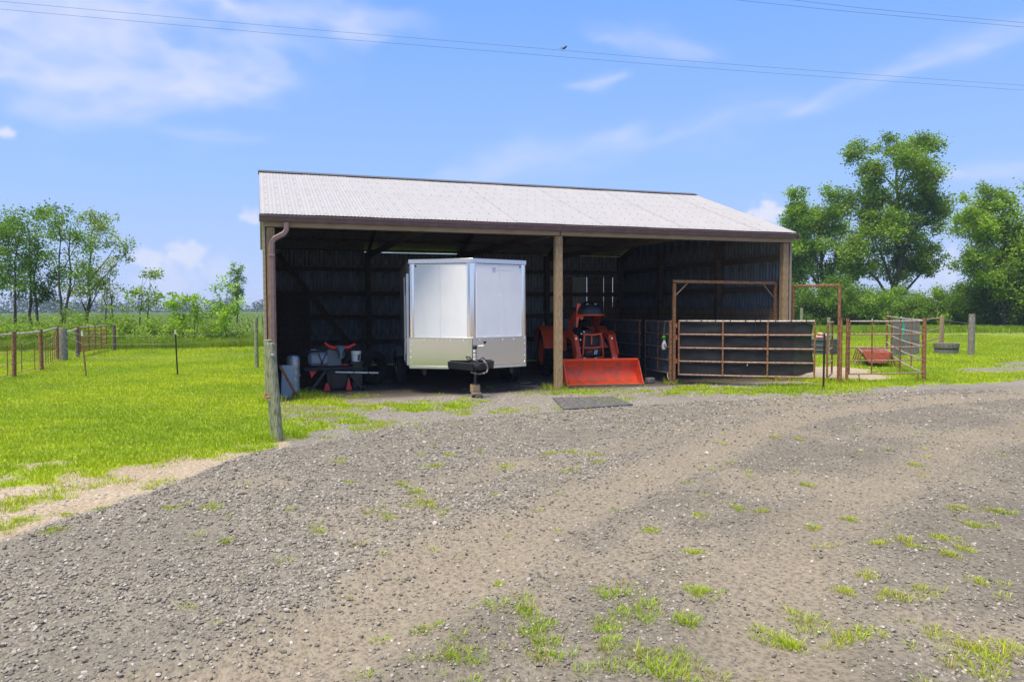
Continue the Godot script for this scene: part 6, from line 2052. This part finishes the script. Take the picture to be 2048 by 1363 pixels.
	ld.bar(Vector3(0.2, 0.62, -0.34), Vector3(0.5, 0.015, -0.5), 0.045, 0.02, 0.003, Vector3.BACK)
	var ldo := part(self, "leaning_iron", ld, M.rust)
	tag(ldo, "reddish iron bar leaning from the left post to the grass", "iron bar")
	# a tyre deeper in
	var ty := thing("spare_tyre", "dark tyre leaning in the shade beside the roping dummy", "tyre", Vector3(2.15, 0, -2.5), 0.5)
	var tb := MB.new()
	tb.lathe([Vector2(0.2, -0.09), Vector2(0.32, -0.1), Vector2(0.37, -0.06), Vector2(0.375, 0.0), Vector2(0.37, 0.06), Vector2(0.32, 0.1), Vector2(0.2, 0.09), Vector2(0.2, -0.09)], Vector3(0, 0.375, 0), Basis(Vector3.RIGHT, PI / 2 - 0.12), 26)
	part(ty, "carcass", tb, M.rubber)
	# dark door panel on the back wall's left end
	var dp := thing("dark_door", "dark sliding door leaning on the back wall's left end", "door", Vector3(0.68, 0, -7.62))
	for k in 5:
		var b := MB.new()
		b.box(Vector3(-0.4 + 0.2 * k, 1.0, 0), Vector3(0.194, 2.0, 0.03), Basis(), 0.004)
		part(dp, "plank", b, M.aged_v)

func build_small_things() -> void:
	# stall mat lying on the gravel
	var m := MB.new()
	var poly := PackedVector2Array([Vector2(4.85, -1.2), Vector2(5.93, -1.44), Vector2(5.75, -2.56), Vector2(4.43, -2.7)])
	m.prism(poly, 0.02, Transform3D(Basis(Vector3.RIGHT, Vector3(0, 0, -1), Vector3.UP), Vector3(0, 0.006, 0)))
	tag(part(self, "rubber_mat", m, M.mat_rubber), "dark rubber stall mat lying on gravel before the centre post", "mat")
	# block beside the bucket
	var cb := MB.new()
	cb.box(Vector3(0, 0.06, 0), Vector3(0.2, 0.12, 0.13), Basis(Vector3.UP, 0.3), 0.02)
	tag(part(self, "stone_block", cb, M.grey_v, Vector3(7.86, 0.0, -0.62)), "weathered block lying beside the tractor bucket's right end", "block")
	for k in 3:
		var sb := MB.new()
		sb.bar(Vector3.ZERO, Vector3([0.35, 0.3, 0.5][k], 0.0, [0.12, -0.1, 0.2][k]), 0.05, 0.025, 0.004)
		tag(part(self, "scrap_lumber", sb, [M.grey_v, M.wood_h, M.grey_v][k], [Vector3(4.9, 0.03, -0.75), Vector3(5.1, 0.03, -1.3), Vector3(2.1, 0.03, -3.0)][k]), ["short grey scrap board on the ground left of the centre post", "tan scrap of wood in the shade behind the centre post", "grey scrap board in the shade beside the trailer"][k], "board", "scrap lumber on the shed floor")
	# overhead wires
	var W := [[Vector3(-40, 9.4, -10.4), Vector3(-5.9, 9.0, -7.45), Vector3(6.93, 8.98, -6.4), Vector3(19.4, 9.0, -5.2), Vector3(60, 9.5, -1.5)], [Vector3(-40, 9.25, -10.5), Vector3(-5.9, 8.85, -7.55), Vector3(6.93, 8.83, -6.5), Vector3(19.4, 8.87, -5.3), Vector3(60, 9.4, -1.6)],
		[Vector3(-40, 9.5, -6.8), Vector3(0.0, 9.1, -3.0), Vector3(10.86, 9.0, -1.83), Vector3(19.1, 9.0, -0.9), Vector3(60, 9.5, 3.2)], [Vector3(-40, 9.8, -7.2), Vector3(0.0, 9.4, -3.3), Vector3(12.67, 9.3, -2.01), Vector3(19.6, 9.3, -1.26), Vector3(60, 9.8, 2.9)]]
	var wl := ["upper wire of the pair crossing the whole sky", "lower wire of the pair crossing the whole sky", "lower wire of the short pair at the sky's top right", "upper wire of the short pair at the sky's top right"]
	for k in 4:
		var c := Curve3D.new()
		for j in W[k].size():
			var tan: Vector3 = (W[k][mini(j + 1, 4)] - W[k][maxi(j - 1, 0)]) * 0.16
			c.add_point(W[k][j], -tan, tan)
		var pts := []
		for p in c.tessellate_even_length(4, 3.0): pts.append(p)
		var mb := MB.new()
		mb.tube(pts, 0.0036, 5)
		tag(part(self, "overhead_wire", mb, M.power_wire), wl[k], "wire", "overhead wires")
	# bird in flight near the wires
	var b := thing("bird", "small dark bird beside the long pair of wires", "bird", Vector3(8.16, 8.98, -6.1), 0.5)
	var bm := MB.new()
	bm.tube([Vector3(-0.1, -0.07, 0), Vector3(-0.05, -0.03, 0), Vector3(0, 0, 0), Vector3(0.05, 0.035, 0), Vector3(0.085, 0.07, 0), Vector3(0.11, 0.085, 0)], [0.008, 0.022, 0.034, 0.028, 0.022, 0.004], 8)
	bm.quad(Vector3(-0.02, 0.0, 0.02), Vector3(0.04, 0.03, 0.02), Vector3(0.02, 0.05, 0.16), Vector3(-0.06, -0.01, 0.13), Vector3.UP)
	bm.quad(Vector3(-0.02, 0.0, -0.02), Vector3(0.04, 0.03, -0.02), Vector3(0.02, 0.05, -0.16), Vector3(-0.06, -0.01, -0.13), Vector3.UP)
	part(b, "body", bm, M.bird)

func build_reflected_yard() -> void:
	# what the bright trailer trim mirrors: a brown farm building and trees across the yard, behind the camera
	var h := thing("farm_house", "brown farm building across the yard mirrored in the trailer trim", "building", Vector3(52, 0, 34), -2.2)
	var wl := MB.new()
	wl.box(Vector3(0, 1.6, 0), Vector3(14, 3.2, 8), Basis(), 0.02)
	part(h, "wall", wl, M.house)
	var rf := MB.new()
	rf.prism(PackedVector2Array([Vector2(-4.5, 3.2), Vector2(4.5, 3.2), Vector2(0, 5.0)]), 14.6, Transform3D(Basis(Vector3(0, 0, 1), Vector3.UP, Vector3(-1, 0, 0)), Vector3(7.3, 0, 0)))
	part(h, "roof", rf, M.house_roof)
	for k in 3:
		tree("yard_tree", ["yard tree left behind the camera mirrored in the trailer's left trim", "second yard tree left behind the camera", "yard tree beside the brown farm building"][k], "tree", [Vector2(-38, 34), Vector2(-46, 26), Vector2(60, 20)][k], [[0.0, 5.5, 3.0, 2.4], [1.5, 3.6, 2.4, 1.8], [-1.6, 3.4, 2.2, 1.8]], 0.25, 0.4, 55.0, Color(.03, .07, .006), Color(.1, .19, .014), 300 + k, M.bark)
